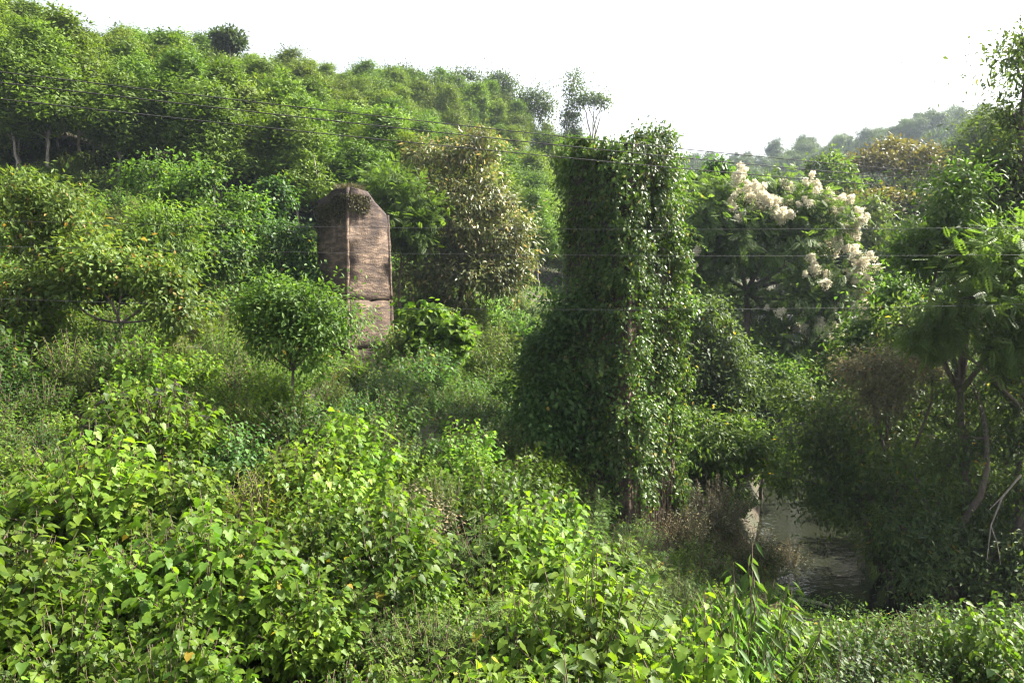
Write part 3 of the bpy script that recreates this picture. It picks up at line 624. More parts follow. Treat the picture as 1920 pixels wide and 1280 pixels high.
FL = [PL(1330, 400, 44, 65, 55), PL(1400, 375, 44, 75, 45), PL(1480, 390, 43.5, 75, 48), PL(1545, 430, 43.5, 50, 50), PL(1300, 470, 44, 45, 55), PL(1420, 450, 43, 90, 50), PL(1560, 520, 43.5, 48, 55), PL(1480, 560, 43, 70, 50), PL(1580, 590, 43.5, 40, 40), PL(1530, 645, 43, 55, 45)]
fwt = np.array([.9, 1.2, 2.2, 2.4, .8, 1.0, 2.8, 2.0, 2.4, 2.2]); fwt /= fwt.sum()
for q in range(98):                                           # loose bunches of three to five clusters
    c0, r0_ = FL[rng.choice(len(FL), p=fwt)]; u = nrm(rng.normal(size=3) + np.array((.45, -.75, .45))); ctr = c0 + u * np.array(r0_) * rng.uniform(1.04, 1.2)
    for e_ in range(rng.integers(2, 5)):
        o = obj('flower_cluster', fm[rng.integers(3)], ft.children[1], ctr - ftb + rng.normal(size=3) * .28); s = rng.uniform(.75, 1.5); o.scale = (s, s, s * .75)
        o.rotation_euler = (rng.uniform(-.2, 1.2), rng.uniform(-.4, .9), rng.random() * 6.28)
tree_thing('vine_covered_tree', base_at(1330, 50), [PL(1345, 318, 50, 26, 20), PL(1310, 360, 50, 48, 28), PL(1380, 345, 50, 40, 22), PL(1290, 410, 50, 34, 40)], 3800, .4, 'oval', (.2, .32), .6, 'vine', 'vine-smothered tree with a knob on top behind the flowering tree', r0=.2, droop=.5, extra=drape(1.6, 14, Ls=(.18, .28)))
tree_thing('young_tree', base_at(1550, 84), [PL(1555, 320, 84, 42, 24), PL(1530, 350, 84, 40, 22), PL(1580, 355, 84, 36, 22)], 3000, .6, 'lance', (.4, .6), .4, 'acacia', 'bright rounded tree standing before the hazy far hill', r0=.16)
for px, d, lb, tp, w_, h_ in ((1690, 92, 'rusty brown-green spreading tree on the right hillside', 265, 95, 55), (1660, 78, 'umbrella-shaped brownish tree with pale trunk on the shaded slope', 365, 80, 30)):
    tree_thing('spreading_tree', base_at(px, d), [PL(px + a * w_ * .7, tp + h_ * (.4 + abs(a) * .5), d + rng.uniform(-1, 1), w_ * .5, h_ * .45) for a in (-.9, -.3, .2, .8)], 3600, .8, 'lance', (.4, .65), .4, 'rust', lb, r0=.28, bark='palebark')

# right bank trees, dark against the light
RB = [
 ('tall_bank_tree', 1905, 27.5, [PL(1915, 75, 27.5, 24, 34), PL(1925, 130, 27.5, 30, 36), PL(1900, 215, 27.5, 46, 50), PL(1935, 270, 28, 60, 60), PL(1870, 310, 27, 50, 45), PL(1920, 390, 27, 75, 65), PL(1850, 400, 27.5, 50, 45), PL(1990, 330, 28, 70, 90)], 9000, .42, 'lance', (.16, .26), .34, 'dark', 'tallest dark tree on the right bank rising against the sky', .3),
 ('bright_edged_tree', 1830, 25.5, [PL(1800, 345, 25.5, 34, 34), PL(1775, 400, 25.5, 22, 30), PL(1820, 440, 25.5, 50, 40), PL(1770, 470, 26, 48, 45), PL(1720, 470, 26.5, 36, 40), PL(1860, 500, 25.5, 50, 45)], 5200, .36, 'lance', (.16, .26), .32, 'creeper', 'bank tree with bright yellow-green sunlit edge below the tallest tree', .2),
 ('feathery_bank_tree', 1985, 27, [PL(1900, 660, 24, 60, 45), PL(1870, 500, 23.5, 70, 45), PL(1800, 560, 23.5, 65, 40), PL(1900, 590, 23.5, 60, 50), PL(1760, 620, 24, 55, 45)], 1700, .42, 'pinnate', (.34, .5), .55, 'feather', 'feathery-leaved tree on the right bank with arching sprays', .16),
 ('small_bank_tree', 1680, 34, [PL(1670, 560, 34, 45, 40), PL(1700, 610, 34, 55, 40), PL(1640, 640, 34, 50, 45)], 3600, .35, 'oval', (.16, .26), .5, 'creeper', 'small leafy tree beyond the stream right of the flowering tree', .14),
 ('grey_twiggy_tree', 1690, 27, [PL(1690, 690, 27, 70, 45), PL(1620, 700, 27.5, 55, 40), PL(1750, 680, 27, 55, 40), PL(1660, 750, 27, 70, 40)], 3800, .34, 'lance', (.10, .17), .4, 'dry', 'greyish twiggy half-bare tree on the right bank', .15),
 ('leaning_bank_tree', 1700, 29, [PL(1490, 745, 29.5, 45, 32), PL(1560, 770, 29, 62, 42), PL(1640, 800, 28.5, 65, 48), PL(1520, 830, 29, 55, 48), PL(1600, 870, 28.5, 62, 55), PL(1560, 940, 28.5, 55, 45), PL(1480, 890, 29.5, 40, 45)], 9500, .36, 'lance', (.14, .24), .34, 'dark', 'tree leaning out over the stream with a yellowish crown tinted as if sunlit', .2),
 ('dark_bank_tree', 1800, 25.5, [PL(1720, 900, 25.5, 70, 60), PL(1800, 830, 25.5, 75, 60), PL(1690, 990, 25, 55, 55), PL(1770, 1000, 25, 75, 65), PL(1850, 930, 25.5, 70, 70), PL(1730, 1075, 24.6, 70, 40), PL(1830, 740, 26, 80, 55)], 12500, .36, 'lance', (.13, .22), .32, 'dark', 'dense shadowy tree whose branches trail down to the water', .26),
 ('shaded_bank_tree', 1925, 24.5, [PL(1910, 690, 24.5, 60, 55), PL(1930, 800, 24.5, 60, 60), PL(1900, 1040, 24.2, 60, 55), PL(1950, 930, 24.5, 55, 70), PL(1850, 1090, 24, 60, 40)], 8500, .36, 'lance', (.13, .22), .34, 'dark', 'darkest drooping tree low on the right bank', .24)]
def lob_grid(pts, d, r): return [PL(x, y, d + rng.uniform(-1, 1), r * rng.uniform(.8, 1.2), r * rng.uniform(.7, 1.0)) for x, y in pts]
RB += [('backing_bank_tree', 1850, 29.5, lob_grid([(1700, 610), (1800, 740), (1700, 760), (1900, 700), (1750, 840), (1840, 830), (1950, 600), (1920, 780)], 29.5, 62), 6500, .4, 'lance', (.17, .28), .36, 'dark', 'deep shadowy tree filling the right bank behind the nearer trees', .28),
 ('waterside_tree', 1890, 27.5, lob_grid([(1640, 930), (1760, 900), (1890, 880), (1690, 1020), (1880, 980), (1950, 1000), (1830, 1060), (1610, 860)], 27, 58), 6000, .36, 'lance', (.15, .25), .34, 'dark', 'waterside tree with lowest dark branches sweeping the stream', .22)]
TI = {'leaning_bank_tree': (1.7, 1.55, 1, 1), 'tall_bank_tree': (1.5, 1.45, 1.2, 1), 'waterside_tree': (1.25, 1.3, 1.2, 1), 'shaded_bank_tree': (1.2, 1.25, 1.2, 1), 'backing_bank_tree': (1.7, 1.6, 1.3, 1), 'dark_bank_tree': (1.4, 1.4, 1.25, 1)}  # tints put light into shaded crowns; the leaning one's yellow imitates sunlight
for nm_, px, d, lobes, n, cr_, tp, Ls, wr, mt, lb, r0 in RB:
    if nm_ in ('dark_bank_tree', 'waterside_tree', 'shaded_bank_tree', 'backing_bank_tree', 'leaning_bank_tree'): n = int(n * .62)
    tree_thing(nm_, base_at(px, d), [(c, (r[0] * .78, r[1] * .78, r[2] * .78)) for c, r in lobes], n, cr_ * 1.7, tp, Ls, wr, mt, lb, r0=r0, droop=.4, up=.6, ntwig=60, low=.75, interior=.2, dense=1.75, per=85, vol=.6)[0].children[1].color = TI.get(nm_, (1, 1, 1, 1))
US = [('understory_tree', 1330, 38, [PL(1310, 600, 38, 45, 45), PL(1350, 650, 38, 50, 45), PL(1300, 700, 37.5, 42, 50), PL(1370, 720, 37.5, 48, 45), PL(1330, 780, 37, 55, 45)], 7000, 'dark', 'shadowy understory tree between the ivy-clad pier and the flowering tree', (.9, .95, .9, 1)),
      ('yellow_green_bush', 1440, 40, [PL(1420, 690, 40, 38, 32), PL(1465, 730, 39.5, 40, 34), PL(1400, 740, 40, 32, 30), PL(1500, 700, 40, 34, 30)], 4200, 'creeper', 'yellow-green bush under the flowering tree', (1.5, 1.3, .9, 1)),  # crown tinted brighter and yellower than its leaf material
      ('drooping_bush', 1400, 34, [PL(1340, 850, 34, 50, 32), PL(1400, 830, 34, 45, 34), PL(1440, 870, 33.5, 42, 32), PL(1320, 800, 34.5, 36, 34)], 4200, 'narrow', 'grey-green drooping bush on the bank behind the dry thicket', (.9, .95, 1, 1)),
      ('fern_leaf_tree', 1540, 40, [PL(1530, 720, 40, 36, 30), PL(1580, 690, 40, 40, 34), PL(1610, 650, 40.5, 36, 34)], 3600, 'narrow', 'pale green slender tree right of the small concrete bridge', (1.2, 1.1, 1, 1))]
US += [('leaning_vine_shrub', 1030, 27.4, [PL(1060, 600, 27.4, 40, 50), PL(1030, 670, 27.2, 48, 52), PL(1000, 740, 27.2, 46, 50), PL(1060, 750, 26.9, 55, 60), PL(1015, 815, 27, 52, 42), PL(1085, 820, 26.8, 45, 40), PL(975, 800, 27.6, 35, 35)], 9000, 'vine', 'dark vine-hung shrub leaning on the left side of the ivy-clad pier', (1.1, 1.1, 1, 1))]
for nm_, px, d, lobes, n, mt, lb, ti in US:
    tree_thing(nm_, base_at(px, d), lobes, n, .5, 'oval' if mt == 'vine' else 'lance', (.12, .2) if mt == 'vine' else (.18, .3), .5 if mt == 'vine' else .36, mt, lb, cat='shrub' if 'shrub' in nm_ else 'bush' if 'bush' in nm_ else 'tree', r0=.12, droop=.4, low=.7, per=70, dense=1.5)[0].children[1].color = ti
# fallen bare branch on the right bank
b = MB(); c = [W(1915, 890, 23.2), W(1880, 930, 23.1), W(1858, 985, 23), W(1850, 1050, 22.9)]
b.tube(c, [.035, .03, .022, .012], 5); b.tube([c[2], W(1870, 1020, 22.8), W(1876, 1058, 22.8)], [.016, .012, .006], 4); b.tube([c[1], W(1855, 955, 22.9)], [.018, .008], 4)
tag(obj('bare_branch', b.mesh('bare_branch', M['palebark'], True)), 'pale bare forked branch hanging in front of the dark bank trees', 'branch')

# mid-left slope
ML = [
 ('yellow_leaf_tree', 95, 26.5, [PL(40, 350, 26.5, 45, 35), PL(95, 400, 26.5, 65, 45), PL(30, 440, 26, 50, 50), PL(150, 440, 26.5, 60, 40), PL(60, 530, 25.5, 60, 45), PL(15, 590, 25, 40, 60), PL(120, 480, 27, 60, 50), PL(90, 600, 26, 60, 50)], 7600, .34, 'lance', (.15, .24), .36, 'olive', 'yellowish olive-leaved tree on the slope at the left edge', .14),
 ('spreading_shrub_tree', 220, 25, [PL(170, 490, 25, 60, 28), PL(240, 500, 25, 65, 30), PL(300, 530, 24.5, 45, 30), PL(130, 540, 25, 45, 25), PL(320, 580, 24.5, 40, 40)], 4000, .3, 'oval', (.12, .2), .5, 'olive', 'flat-topped shrub tree shading a dark hollow on the slope', .1),
 ('bright_leafy_tree', 305, 32, [PL(300, 425, 32, 55, 40), PL(330, 470, 32, 50, 45), PL(270, 470, 32, 45, 40), PL(345, 420, 32, 30, 30), PL(300, 520, 32, 60, 45)], 5000, .34, 'lance', (.17, .27), .3, 'narrow', 'bright narrow-leaved tree on the slope below the plantation', .12),
 ('veiled_tree', 400, 39, [PL(375, 350, 39, 42, 35), PL(400, 420, 38.5, 55, 50), PL(430, 480, 38, 45, 45), PL(340, 370, 39.5, 40, 30), PL(380, 490, 38, 60, 50), PL(450, 380, 40, 40, 30), PL(290, 330, 42, 50, 35)], 5600, .4, 'oval', (.16, .24), .55, 'creeper', 'tree veiled in hanging pale creepers below the plantation edge', .14),
 ('vine_wrapped_tree', 515, 44, [PL(515, 365, 44, 26, 30), PL(500, 400, 44, 22, 26)], 1700, .3, 'oval', (.16, .24), .6, 'vine', 'small vine-wrapped knob of a tree left of the bare pier', .1),
 ('vine_mound', 500, 40, [PL(505, 450, 40, 45, 45), PL(530, 500, 40, 40, 32), PL(470, 430, 40.5, 38, 42), PL(560, 450, 40, 30, 40), PL(500, 530, 39.5, 60, 35), PL(575, 520, 39.5, 25, 50), PL(440, 460, 40, 40, 60)], 5600, .36, 'oval', (.15, .22), .6, 'vine', 'mound of dark vines hanging beside the bare pier', .12),
 ('umbrella_shrub', 545, 21.5, [PL(530, 575, 21.5, 62, 42), PL(590, 580, 21.5, 52, 38), PL(520, 625, 21.3, 50, 40), PL(575, 635, 21.3, 52, 32), PL(630, 605, 21.4, 32, 28), PL(500, 545, 21.5, 26, 24), PL(480, 610, 21.6, 26, 36), PL(560, 675, 21.6, 50, 24), PL(655, 590, 21.4, 16, 14), PL(470, 570, 21.5, 18, 20)], 5200, .34, 'oval', (.10, .16), .42, 'creeper', 'dome-headed vine-covered shrub on thin stems before the bare pier', .06),
 ('pier_side_bush', 825, 36, [PL(805, 602, 36, 36, 22), PL(845, 604, 36, 30, 24), PL(800, 645, 35.6, 36, 26), PL(840, 648, 35.6, 44, 28)], 1500, .3, 'heart', (.2, .3), .85, 'broad', 'broad-leaved bush at the right foot of the bare pier', .06)]
for nm_, px, d, lobes, n, cr_, tp, Ls, wr, mt, lb, r0 in ML:
    ex = drape(2.2, 18, Ls=(.14, .22), frac=.5) if nm_ in ('veiled_tree', 'vine_mound', 'vine_wrapped_tree') else (drape(.7, 8, Ls=(.09, .14), frac=.3) if nm_ == 'umbrella_shrub' else None)
    tree_thing(nm_, base_at(px, d), [(c, (r[0] * .9, r[1] * .9, r[2] * .9)) for c, r in lobes], n, cr_ * 1.5, tp, Ls, wr, mt, lb, cat='shrub' if 'shrub' in nm_ or 'bush' in nm_ else 'tree', r0=r0, droop=.4, ntwig=50, extra=ex, dense=1.6, low=.6, per=75)

# ------------------------------------------------------------------ shrubs: kinds with stems, foliage and single leaves
def shrub_data(H, Rr, nst, nl, tpl, Ls, Wr, up=.9, droop=.35, start=.35, pet=.1, shoots=0):
    stems = []; P = []; D = []; Nn = []
    for k in range(nst):
        a = rng.random() * 6.28; rad = Rr * math.sqrt(rng.random()); hh = H * (1 - .45 * (rad / Rr) ** 2) * rng.uniform(.75, 1.05)
        tip = np.array((math.cos(a) * rad, math.sin(a) * rad, hh)); b0 = np.array((math.cos(a), math.sin(a), 0)) * rad * .25
        tt = np.linspace(0, 1, 7)[:, None]; pts = b0 + (tip - b0) * tt; pts[:, :2] += np.sin(tt * np.pi) * (-.12) * rad * np.array((math.cos(a), math.sin(a)))
        pts += rng.normal(size=pts.shape) * .03 * tt; stems.append(pts)
        for q in range(nl):
            f = start + (1 - start) * (q + rng.random()) / nl; i0 = min(int(f * 6), 5); p = pts[i0] + (pts[i0 + 1] - pts[i0]) * (f * 6 - i0)
            b_ = q * 2.4 + rng.normal() * .3; out_ = np.array((math.cos(b_), math.sin(b_), .25)); out_ = out_ * .8 + np.array((math.cos(a), math.sin(a), 0)) * .35
            pe = pet * (1.3 - .7 * f) * rng.uniform(.7, 1.5); P.append(p + out_ * pe); dd = out_ + np.array((0, 0, -droop - .3 * rng.random())) + rng.normal(size=3) * .2
            D.append(dd); Nn.append(np.array((0, 0, up)) + out_ * .3 + rng.normal(size=3) * .28)
    P = np.array(P); D = nrm(np.array(D)); Nn = ortho(D, np.array(Nn)); L_ = rng.uniform(*Ls, len(P)) * (1.1 - .25 * (P[:, 2] / H))
    return stems, P, D, Nn, L_, L_ * Wr * rng.uniform(.85, 1.15, len(P))
LEAFMESH = {}
def leaf_mesh(tpl, mat):
    if (tpl, mat) not in LEAFMESH:
        b = MB(); b.leaves(tpl, np.zeros((1, 3)), np.array([(1., 0, 0)]), np.array([(0, 0, 1.)]), 1, 1); b.r = [np.zeros(len(b.V[0]))]
        LEAFMESH[tpl, mat] = b.mesh('leaf', M[mat])
    return LEAFMESH[tpl, mat]
class Kind:
    def __init__(s, name, tpl, mat, nvar, single, **kw):
        s.name = name; s.tpl = tpl; s.mat = mat; s.vars = []
        for k in range(nvar):
            stems, P, D, Nn, L_, Wd = shrub_data(tpl=tpl, **kw)
            score = P[:, 2] / kw['H'] + .6 * np.linalg.norm(P[:, :2], axis=1) / kw['Rr'] + rng.random(len(P)) * .25
            o_ = np.argsort(-score); top = o_[:single]; rest = o_[single:]
            b = MB(); b.leaves(tpl, P[rest], D[rest], Nn[rest], L_[rest], Wd[rest])
            t_ = MB()
            for q in stems: t_.tube(q, np.linspace(.016, .005, len(q)), 4)
            mats = []
            for q in top:
                S = np.cross(Nn[q], D[q]); m_ = Matrix(((D[q][0] * L_[q], S[0] * Wd[q], Nn[q][0] * L_[q], P[q][0]), (D[q][1] * L_[q], S[1] * Wd[q], Nn[q][1] * L_[q], P[q][1]), (D[q][2] * L_[q], S[2] * Wd[q], Nn[q][2] * L_[q], P[q][2]), (0, 0, 0, 1)))
                mats.append(m_)
            b2_ = None
            if single:
                b2_ = MB(); b2_.leaves(tpl, P, D, Nn, L_, Wd); b2_ = b2_.mesh('foliage', M[mat])
            s.vars.append((b.mesh('foliage', M[mat]), t_.mesh('stem', M['twig'], True), mats, b2_))
    def place(s, x, y, sc, label, group, cat='shrub', tint=(1, 1, 1, 1), singles=True, name=None, zs=1.0, dz=-.05):
        fo, stm, mats, full = s.vars[rng.integers(len(s.vars))]
        r_ = obj(name or s.name, None, None, (x, y, g1(x, y) + dz)); r_.scale = (sc, sc, sc * zs); r_.rotation_euler = (rng.normal() * .06, rng.normal() * .06, rng.random() * 6.28)
        q = obj('stem', stm, r_); q['kind'] = 'stuff'
        f = obj('foliage', fo if (singles or not full) else full, r_); f['kind'] = 'stuff'; f.color = tint
        if singles and mats:
            me = leaf_mesh(s.tpl, s.mat)
            for m_ in mats: l_ = bpy.data.objects.new('leaf', me); COL.objects.link(l_); l_.parent = r_; l_.matrix_basis = m_; l_.color = tint
        return tag(r_, label, cat, group)
K = {}
K['broad'] = Kind('broadleaf_shrub', 'heart', 'broad', 5, 60, H=2.3, Rr=1.3, nst=64, nl=22, Ls=(.085, .18), Wr=.92, pet=.11)
K['maple'] = Kind('lobed_leaf_shrub', 'maple', 'broad', 4, 60, H=2.5, Rr=1.25, nst=56, nl=20, Ls=(.10, .20), Wr=.9, pet=.12)
K['narrow'] = Kind('narrow_leaf_shrub', 'lance', 'narrow', 3, 0, H=2.2, Rr=1.1, nst=60, nl=26, Ls=(.12, .2), Wr=.26, pet=.03, up=.7, droop=.5)
K['spray'] = Kind('bamboo_grass_clump', 'spray', 'narrow', 3, 0, H=2.0, Rr=1.1, nst=60, nl=9, Ls=(.16, .26), Wr=.6, pet=.02, up=.8, droop=.3)
K['pinn'] = Kind('feathery_shrub', 'pinnate', 'feather', 3, 0, H=2.2, Rr=1.2, nst=60, nl=12, Ls=(.20, .34), Wr=.5, pet=.03, up=1.2, droop=.15)
K['creep'] = Kind('creeper_shrub', 'oval', 'creeper', 4, 60, H=1.9, Rr=1.2, nst=60, nl=22, Ls=(.07, .15), Wr=.58, pet=.05, up=.9, droop=.4)
K['vine'] = Kind('vine_shrub', 'heart', 'vine', 3, 50, H=1.7, Rr=1.3, nst=60, nl=20, Ls=(.07, .13), Wr=.85, pet=.07)
K['dry'] = Kind('twiggy_brush', 'lance', 'dry', 3, 0, H=2.0, Rr=1.2, nst=80, nl=20, Ls=(.07, .13), Wr=.36, pet=.02, droop=.2, up=.5)
K['purple'] = Kind('dark_leaf_shrub', 'maple', 'purple', 1, 60, H=1.9, Rr=1.3, nst=26, nl=16, Ls=(.2, .3), Wr=.9, pet=.14)
K['weed'] = Kind('tall_weed', 'lance', 'weed', 2, 0, H=1.8, Rr=.7, nst=46, nl=26, Ls=(.08, .15), Wr=.2, pet=.01, droop=-.5, up=.3, start=.2)
K['thicket'] = Kind('bank_thicket', 'lance', 'dark', 3, 0, H=3.0, Rr=1.7, nst=90, nl=34, Ls=(.16, .28), Wr=.34, pet=.05, droop=.4, up=.6, start=.12)
K['upland'] = Kind('slope_bush', 'lance', 'narrow', 3, 0, H=2.6, Rr=1.6, nst=80, nl=30, Ls=(.16, .27), Wr=.36, pet=.04, droop=.4, up=.7, start=.15)
K['mound'] = Kind('creeper_mound', 'oval', 'creeper', 3, 0, H=2.4, Rr=1.8, nst=90, nl=26, Ls=(.15, .24), Wr=.62, pet=.06, droop=.45, up=.8, start=.15)
K['long'] = Kind('long_leaf_shrub', 'lance', 'creeper', 2, 70, H=2.6, Rr=1.0, nst=30, nl=18, Ls=(.22, .34), Wr=.28, pet=.05, droop=.9, up=.5)

DESC = {'broad': ('shrub with heart-shaped yellow-green leaves', 'heart-leaved shrubs'),
        'maple': ('shrub with big lobed light green leaves', 'lobed-leaf shrubs'),
        'narrow': ('shrub with fine narrow willow-like leaves', 'narrow-leaved shrubs'),
        'spray': ('clump of bamboo-like grass with drooping blades', 'bamboo-grass clumps'),
        'pinn': ('feathery shrub with fern-like leaves', 'fern-leaved shrubs'),
        'creep': ('shrub smothered by small oval-leaved creeper', 'creeper-smothered shrubs'),
        'vine': ('low dark green mound of heart-leaved vines', 'dark vine mounds'),
        'dry': ('greyish dry twiggy brush with small faded leaves', 'dry twiggy brush'),
        'upland': ('bushy narrow-leaved shrub', 'narrow-leaved bushes'), 'mound': ('rounded mound of oval-leaved creeper', 'creeper mounds'), 'thicket': ('dense dark thicket', 'dark thickets'),
        'weed': ('stand of tall yellow-green feathery weeds', 'tall weed stands')}
def zone(x, y):
    if np.hypot(x - b1[0], y - b1[1]) < 9: return 'around the foot of the bare pier'
    if np.hypot(x - b2[0], y - b2[1]) < 7.5: return 'near the foot of the ivy-clad pier'
    if np.hypot(x + 9.4, y - 19) < 3: return 'beside the dusky purple shrubs'
    if np.hypot(x + 5.3, y - 15.5) < 2.2: return 'beside the tall yellow-green weeds'
    if np.hypot(x + 6.5, y - 21.5) < 3.2: return 'below the dome-headed shrub'
    if np.hypot(x - 3.6, y - 11) < 2.4: return 'beside the long-leaved shrubs'
    if seg_dist(np.array([[x, y]]), STREAM)[0] < 8: return 'on the bank of the stream'
    if y > 30: return 'on the upper slope below the plantation'
    return 'on the open near slope'
def place(kind, px, d, sc, tint=None, label=None, group=None, singles=True, zs=1.0, name=None):
    x = (px - 960) / FPX * d; lb, gr = DESC.get(kind, (None, None))
    if not label: zn = zone(x, d); sz = 'low ' if sc < .72 else ('tall ' if sc > 1.02 else ''); lb = sz + lb.replace('tall ', '').replace('low ', '') + ' ' + zn; gr = sz + gr.replace('tall ', '') + ' ' + zn
    f = rng.uniform(.62, 1.28); tint = tint or (f * rng.uniform(.9, 1.12), f, f * rng.uniform(.8, 1.1), 1)
    return K[kind].place(x, d, sc, label or lb, group if label else gr, tint=tint, singles=singles, zs=zs, name=name)
# the near slope, filled by what grows where in the photograph
y = 6.3; ns = 0
while y < 62:
    sp = np.interp(y, [6, 14, 24, 36, 60], [1.3, 1.5, 1.6, 2.1, 3.0])
    x = (-130 - 960) / FPX * y
    while x < (2040 - 960) / FPX * y:
        xx = x + rng.uniform(-.45, .45) * sp; yy = y + rng.uniform(-.45, .45) * sp; x += sp
        px = xx / yy * FPX + 960; zg = g1(xx, yy); P_ = np.array([[xx, yy]])
        if seg_dist(P_, STREAM)[0] < 3.9: continue
        if np.hypot(xx - b2[0], yy - b2[1]) < 2.6 or np.hypot(xx - b1[0], yy - b1[1]) < 2.5: continue
        if 0 < b1[1] - yy < 12 and abs(xx - b1[0] * yy / b1[1]) < 2.3 and yy > 26: continue
        py = 563 + (EYE - zg - 1.5) / yy * FPX
        u_ = rng.random(); s = rng.uniform(.6, 1.12) + .22 * math.sin(xx * 1.1 + 2 * math.sin(yy * .6)) * math.sin(yy * 1.3 + xx * .3)
        if px > 1500 and 17.5 < yy < 24 or 1480 < px < 1640 and 13.5 < yy < 24: continue
        if px > 1180 and yy < 17.5: kind = 'creep' if u_ < .6 else ('vine' if u_ < .75 else 'broad'); s *= .85 if yy < 14 else .7
        elif px > 1230 and yy >= 24: kind = 'thicket' if u_ < .8 else 'mound'; s *= 1.0 if yy > 32 else .8
        elif px > 1120 and yy >= 14.5: kind = 'spray' if u_ < .4 else ('dry' if u_ < .7 else 'creep'); s *= .75
        elif yy > 34: kind = 'mound' if u_ < .45 else ('upland' if u_ < .85 else 'narrow'); s *= 1.1
        elif px > 780 and py > 880: kind = 'pinn' if u_ < .34 else ('broad' if u_ < .70 else ('narrow' if u_ < .80 else 'creep'))
        elif py > 820: kind = 'broad' if u_ < .40 else ('maple' if u_ < .82 else ('narrow' if u_ < .90 else ('creep' if u_ < .96 else 'dry')))
        elif 620 < px < 1060 and py > 660 and u_ < .75: kind = 'vine'; s *= 1.1
        elif py > 680: kind = 'vine' if u_ < .36 else ('broad' if u_ < .68 else ('narrow' if u_ < .78 else 'creep'))
        elif px < 330: kind = 'dry' if u_ < .12 else ('narrow' if u_ < .35 else ('broad' if u_ < .6 else 'mound'))
        else: kind = 'narrow' if u_ < .25 else ('creep' if u_ < .55 else ('weed' if u_ < .65 else ('broad' if u_ < .85 else 'upland')))
        near = yy < 21 and -90 < px < 2010
        place(kind, px, yy, s, singles=near); ns += 1
    y += sp * .86
print('shrubs', ns)
for k in range(150):
    d = math.sqrt(rng.uniform(6.5 ** 2, 22 ** 2)); px = rng.uniform(-60, 1480)
    x = (px - 960) / FPX * d
    if seg_dist(np.array([[x, d]]), STREAM)[0] < 4.2: continue
    place(('vine', 'creep', 'pinn', 'vine', 'broad', 'broad')[int(rng.integers(6))], px, d, rng.uniform(.45, .7), singles=False)
for kind, px, d, sc_ in (('broad', 900, 9.4, .95), ('maple', 965, 10.6, .95), ('creep', 1040, 9.2, .9), ('broad', 1010, 11.8, .9), ('creep', 1120, 11, .95), ('broad', 820, 8.4, .9), ('maple', 700, 8.2, .9), ('creep', 1190, 9.6, .9), ('broad', 1100, 13.5, .9)): place(kind, px, d, sc_)
# singular plants
place('purple', 285, 19, 1.0, (1, 1, 1, 1), 'shrub with big dusky purple-black leaves on the near slope', None)
place('purple', 245, 19.6, .9, (1, 1, 1, 1), 'smaller dusky purple shrub beside the larger one', None)
for px, d, s in ((455, 15.5, 1.0), (490, 15.2, 1.15), (520, 15.8, .95), (660, 16.5, .8)): place('weed', px, d, s)
for px, d, s in ((1380, 10.8, 1.0), (1440, 11.4, 1.15)): place('long', px, d, s, None, 'shrub with long drooping pointed leaves by the near bank', 'long-leaved shrubs on the near bank')
for px, d, s in ((1265, 28.5, 1.35), (1340, 29.2, 1.5), (1420, 29.5, 1.3), (1300, 27, 1.0), (1480, 30.2, 1.05), (1380, 28, .9), (1240, 26.5, .9)): place('dry', px, d, s, label='brown-grey thicket of dry brush at the foot of the ivy-clad pier', group='dry thicket by the stream')
for px, d, s in ((1330, 9.0, 1.15), (1240, 8.4, 1.0), (1400, 8.6, .9)): place('maple', px, d, s, None, 'shrub with the broadest pale leaves at the near bank', 'broad pale-leaved shrubs at the near bank')
for px, d, s in ((1160, 20.5, 1.0), (1190, 22, 1.1), (1210, 20, .9)): place('spray', px, d, s)
for px, d, s in ((640, 29, .65), (700, 31, .55), (760, 33, .9), (590, 28, 1.0), (820, 31, 1.0), (670, 27.5, .55)): place('creep', px, d, s)

# ------------------------------------------------------------------ undergrowth carpets
def carpet(name, n, d0, d1, px0, px1, mat, Ls, wr, hmax, label, tpl='lance'):
    d = np.sqrt(rng.random(n) * (d1 ** 2 - d0 ** 2) + d0 ** 2); px = rng.uniform(px0, px1, n); x = (px - 960) / FPX * d
    z = np.concatenate([G(x[i:i + 20000], d[i:i + 20000]) for i in range(0, n, 20000)])
    ok = seg_dist(np.stack([x, d], -1), STREAM) > 3.6; x, d, z = x[ok], d[ok], z[ok]; n = len(x)
    hgt = hmax * (.5 + .5 * np.sin(x * 1.3 + 2 * np.sin(d * .7)) * np.sin(d * 1.1 + x * .4)) * rng.random(n)
    P = np.stack([x, d, z + hgt], -1); D = nrm(rv(n) + (0, 0, .35)); b = MB(); L_ = rng.uniform(*Ls, n)
    b.leaves(tpl, P, D, ortho(D, np.array((0, 0, 1.)) + rv(n) * .5), L_, L_ * wr); tag(obj(name, b.mesh(name, M[mat])), label, 'undergrowth', kind='stuff')
carpet('near_undergrowth', 85000, 5.5, 36, -150, 2050, 'grass', (.07, .16), .4, .9, 'tangled small-leaved undergrowth covering the near slope')
carpet('hill_undergrowth', 65000, 34, 130, -150, 1400, 'grass', (.3, .6), .4, 1.6, 'leafy undergrowth beneath the plantation trees')
carpet('far_bank_undergrowth', 45000, 30, 95, 1200, 2050, 'forest', (.3, .55), .4, 2.2, 'dark scrub on the far bank of the stream')

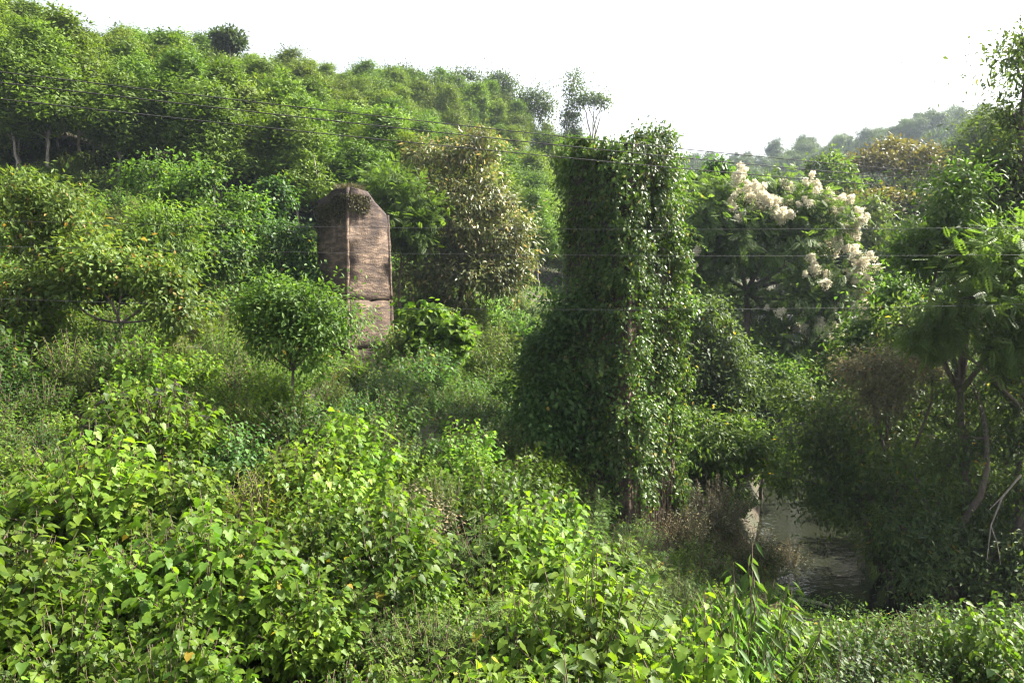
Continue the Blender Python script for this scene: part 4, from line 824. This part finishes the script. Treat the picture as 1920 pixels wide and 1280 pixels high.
# ------------------------------------------------------------------ cables
def cable(pa, pb, r, sag, mat, label, group):
    a = W(*pa); c = W(*pb); tt = np.linspace(-.35, 1.35, 60); pts = a + (c - a) * tt[:, None]; pts[:, 2] -= sag * (1 - (2 * tt - 1) ** 2)
    b = MB(); b.tube(pts, r, 6); tag(obj('power_cable', b.mesh('power_cable', M[mat], True)), label, 'cable', group)
cable((0, 135, 16), (1770, 325, 28.5), .0122, .12, 'cable', 'uppermost thick black power cable of the upper three', 'upper power cables')
cable((0, 155, 15.6), (1770, 340, 28), .0128, .12, 'cable', 'middle thick black power cable of the upper three', 'upper power cables')
cable((0, 186, 15.6), (1770, 356, 28), .0122, .12, 'cable', 'lowest thick black power cable of the upper three', 'upper power cables')
cable((0, 414, 22), (1750, 428, 22), .0050, .12, 'palecable', 'highest thin grey wire crossing in front of both piers', 'thin wires')
cable((0, 462, 22), (1750, 479, 22), .0050, .1, 'palecable', 'thin grey wire midway up both piers', 'thin wires')
cable((0, 560, 22), (1750, 574, 22), .0050, .2, 'palecable', 'lowest thin grey wire crossing below the others', 'thin wires')

# ------------------------------------------------------------------ concrete road bridge glimpsed behind the flowering tree
bx = W(1535, 590, 56); root = obj('road_bridge', None, None, (bx[0], bx[1], g1(bx[0], bx[1]) - .5)); ztop = bx[2] - root.location.z
def boxm(name, c, s, mat, parent):
    b = MB(); c = np.array(c); h = np.array(s) / 2
    V = np.array([(x, y, z) for x in (-1, 1) for y in (-1, 1) for z in (-1, 1)]) * h + c
    b.add(V, [np.array([(0, 1, 3, 2), (4, 6, 7, 5), (0, 4, 5, 1), (2, 3, 7, 6), (0, 2, 6, 4), (1, 5, 7, 3)])]); return obj(name, b.mesh(name, M[mat]), parent)
rl = boxm('rail', (0, -.02, ztop + .22), (7, .16, .14), 'greyconcrete', root); boxm('deck', (0, 1.6, ztop - .25), (7.4, 3.6, .34), 'greyconcrete', root)
for k in range(5): boxm('rail_post', (-3.2 + k * 1.6, .02, ztop + .03), (.16, .14, .26), 'greyconcrete', rl)
boxm('pier', (-1.6, 1.4, ztop * .5 - .4), (1.0, 2.4, ztop - .1), 'greyconcrete', root)
tag(root, 'small concrete road bridge half hidden behind the flowering tree', 'bridge')
# driftwood on the stream
for pa, pb, lb in (((1500, 1102, 26.4), (1560, 1118, 25.6), 'waterlogged brown log lying at the edge of the stream'), ((1570, 1058, 28.6), (1592, 1056, 28.7), 'thin pale stick floating on the stream')):
    a = W(*pa); c = W(*pb); a[2] = .03; c[2] = .05; b = MB(); limb(b, a, c, .09 if 'log' in lb else .035, .05 if 'log' in lb else .02, 6, .05, 7); tag(obj('driftwood', b.mesh('driftwood', M['palebark'], True)), lb, 'driftwood')

# low creepers that close the near bank above the water
for kind, px, d, sc_ in (('creep', 1560, 10.8, .85), ('creep', 1535, 12.6, .75), ('vine', 1605, 12.2, .8), ('creep', 1590, 9.6, .8), ('broad', 1570, 13.8, .6), ('creep', 1660, 13.4, .85), ('creep', 1760, 13.0, .9), ('broad', 1880, 12.4, .85)): place(kind, px, d, sc_)
# ------------------------------------------------------------------ air
m, t = nodes('air'); pv = N(t, 'ShaderNodeVolumePrincipled'); pv.inputs['Color'].default_value = (.70, .82, 1, 1); pv.inputs['Density'].default_value = .00018; pv.inputs['Anisotropy'].default_value = .3
o = N(t, 'ShaderNodeOutputMaterial'); t.links.new(pv.outputs[0], o.inputs['Volume'])
zmin = float(Z.min()) - 1; zmax = max(float(Z.max()) + 24, 140)
b = MB(); V = np.array([(x, y, z) for x in (-950, 950) for y in (-950, 950) for z in (zmin, zmax)], float)
b.add(V, [np.array([(0, 1, 3, 2), (4, 6, 7, 5), (0, 4, 5, 1), (2, 3, 7, 6), (0, 2, 6, 4), (1, 5, 7, 3)])]); hz = obj('haze', b.mesh('haze', m)); hz['kind'] = 'stuff'; hz['label'] = 'thin bluish haze in the valley air'; hz['category'] = 'haze'; hz.display_type = 'WIRE'

print('unique triangles', sum(sum(len(p.vertices) - 2 for p in me.polygons) if len(me.polygons) < 100 else int(len(me.loops) - 2 * len(me.polygons)) for me in bpy.data.meshes))
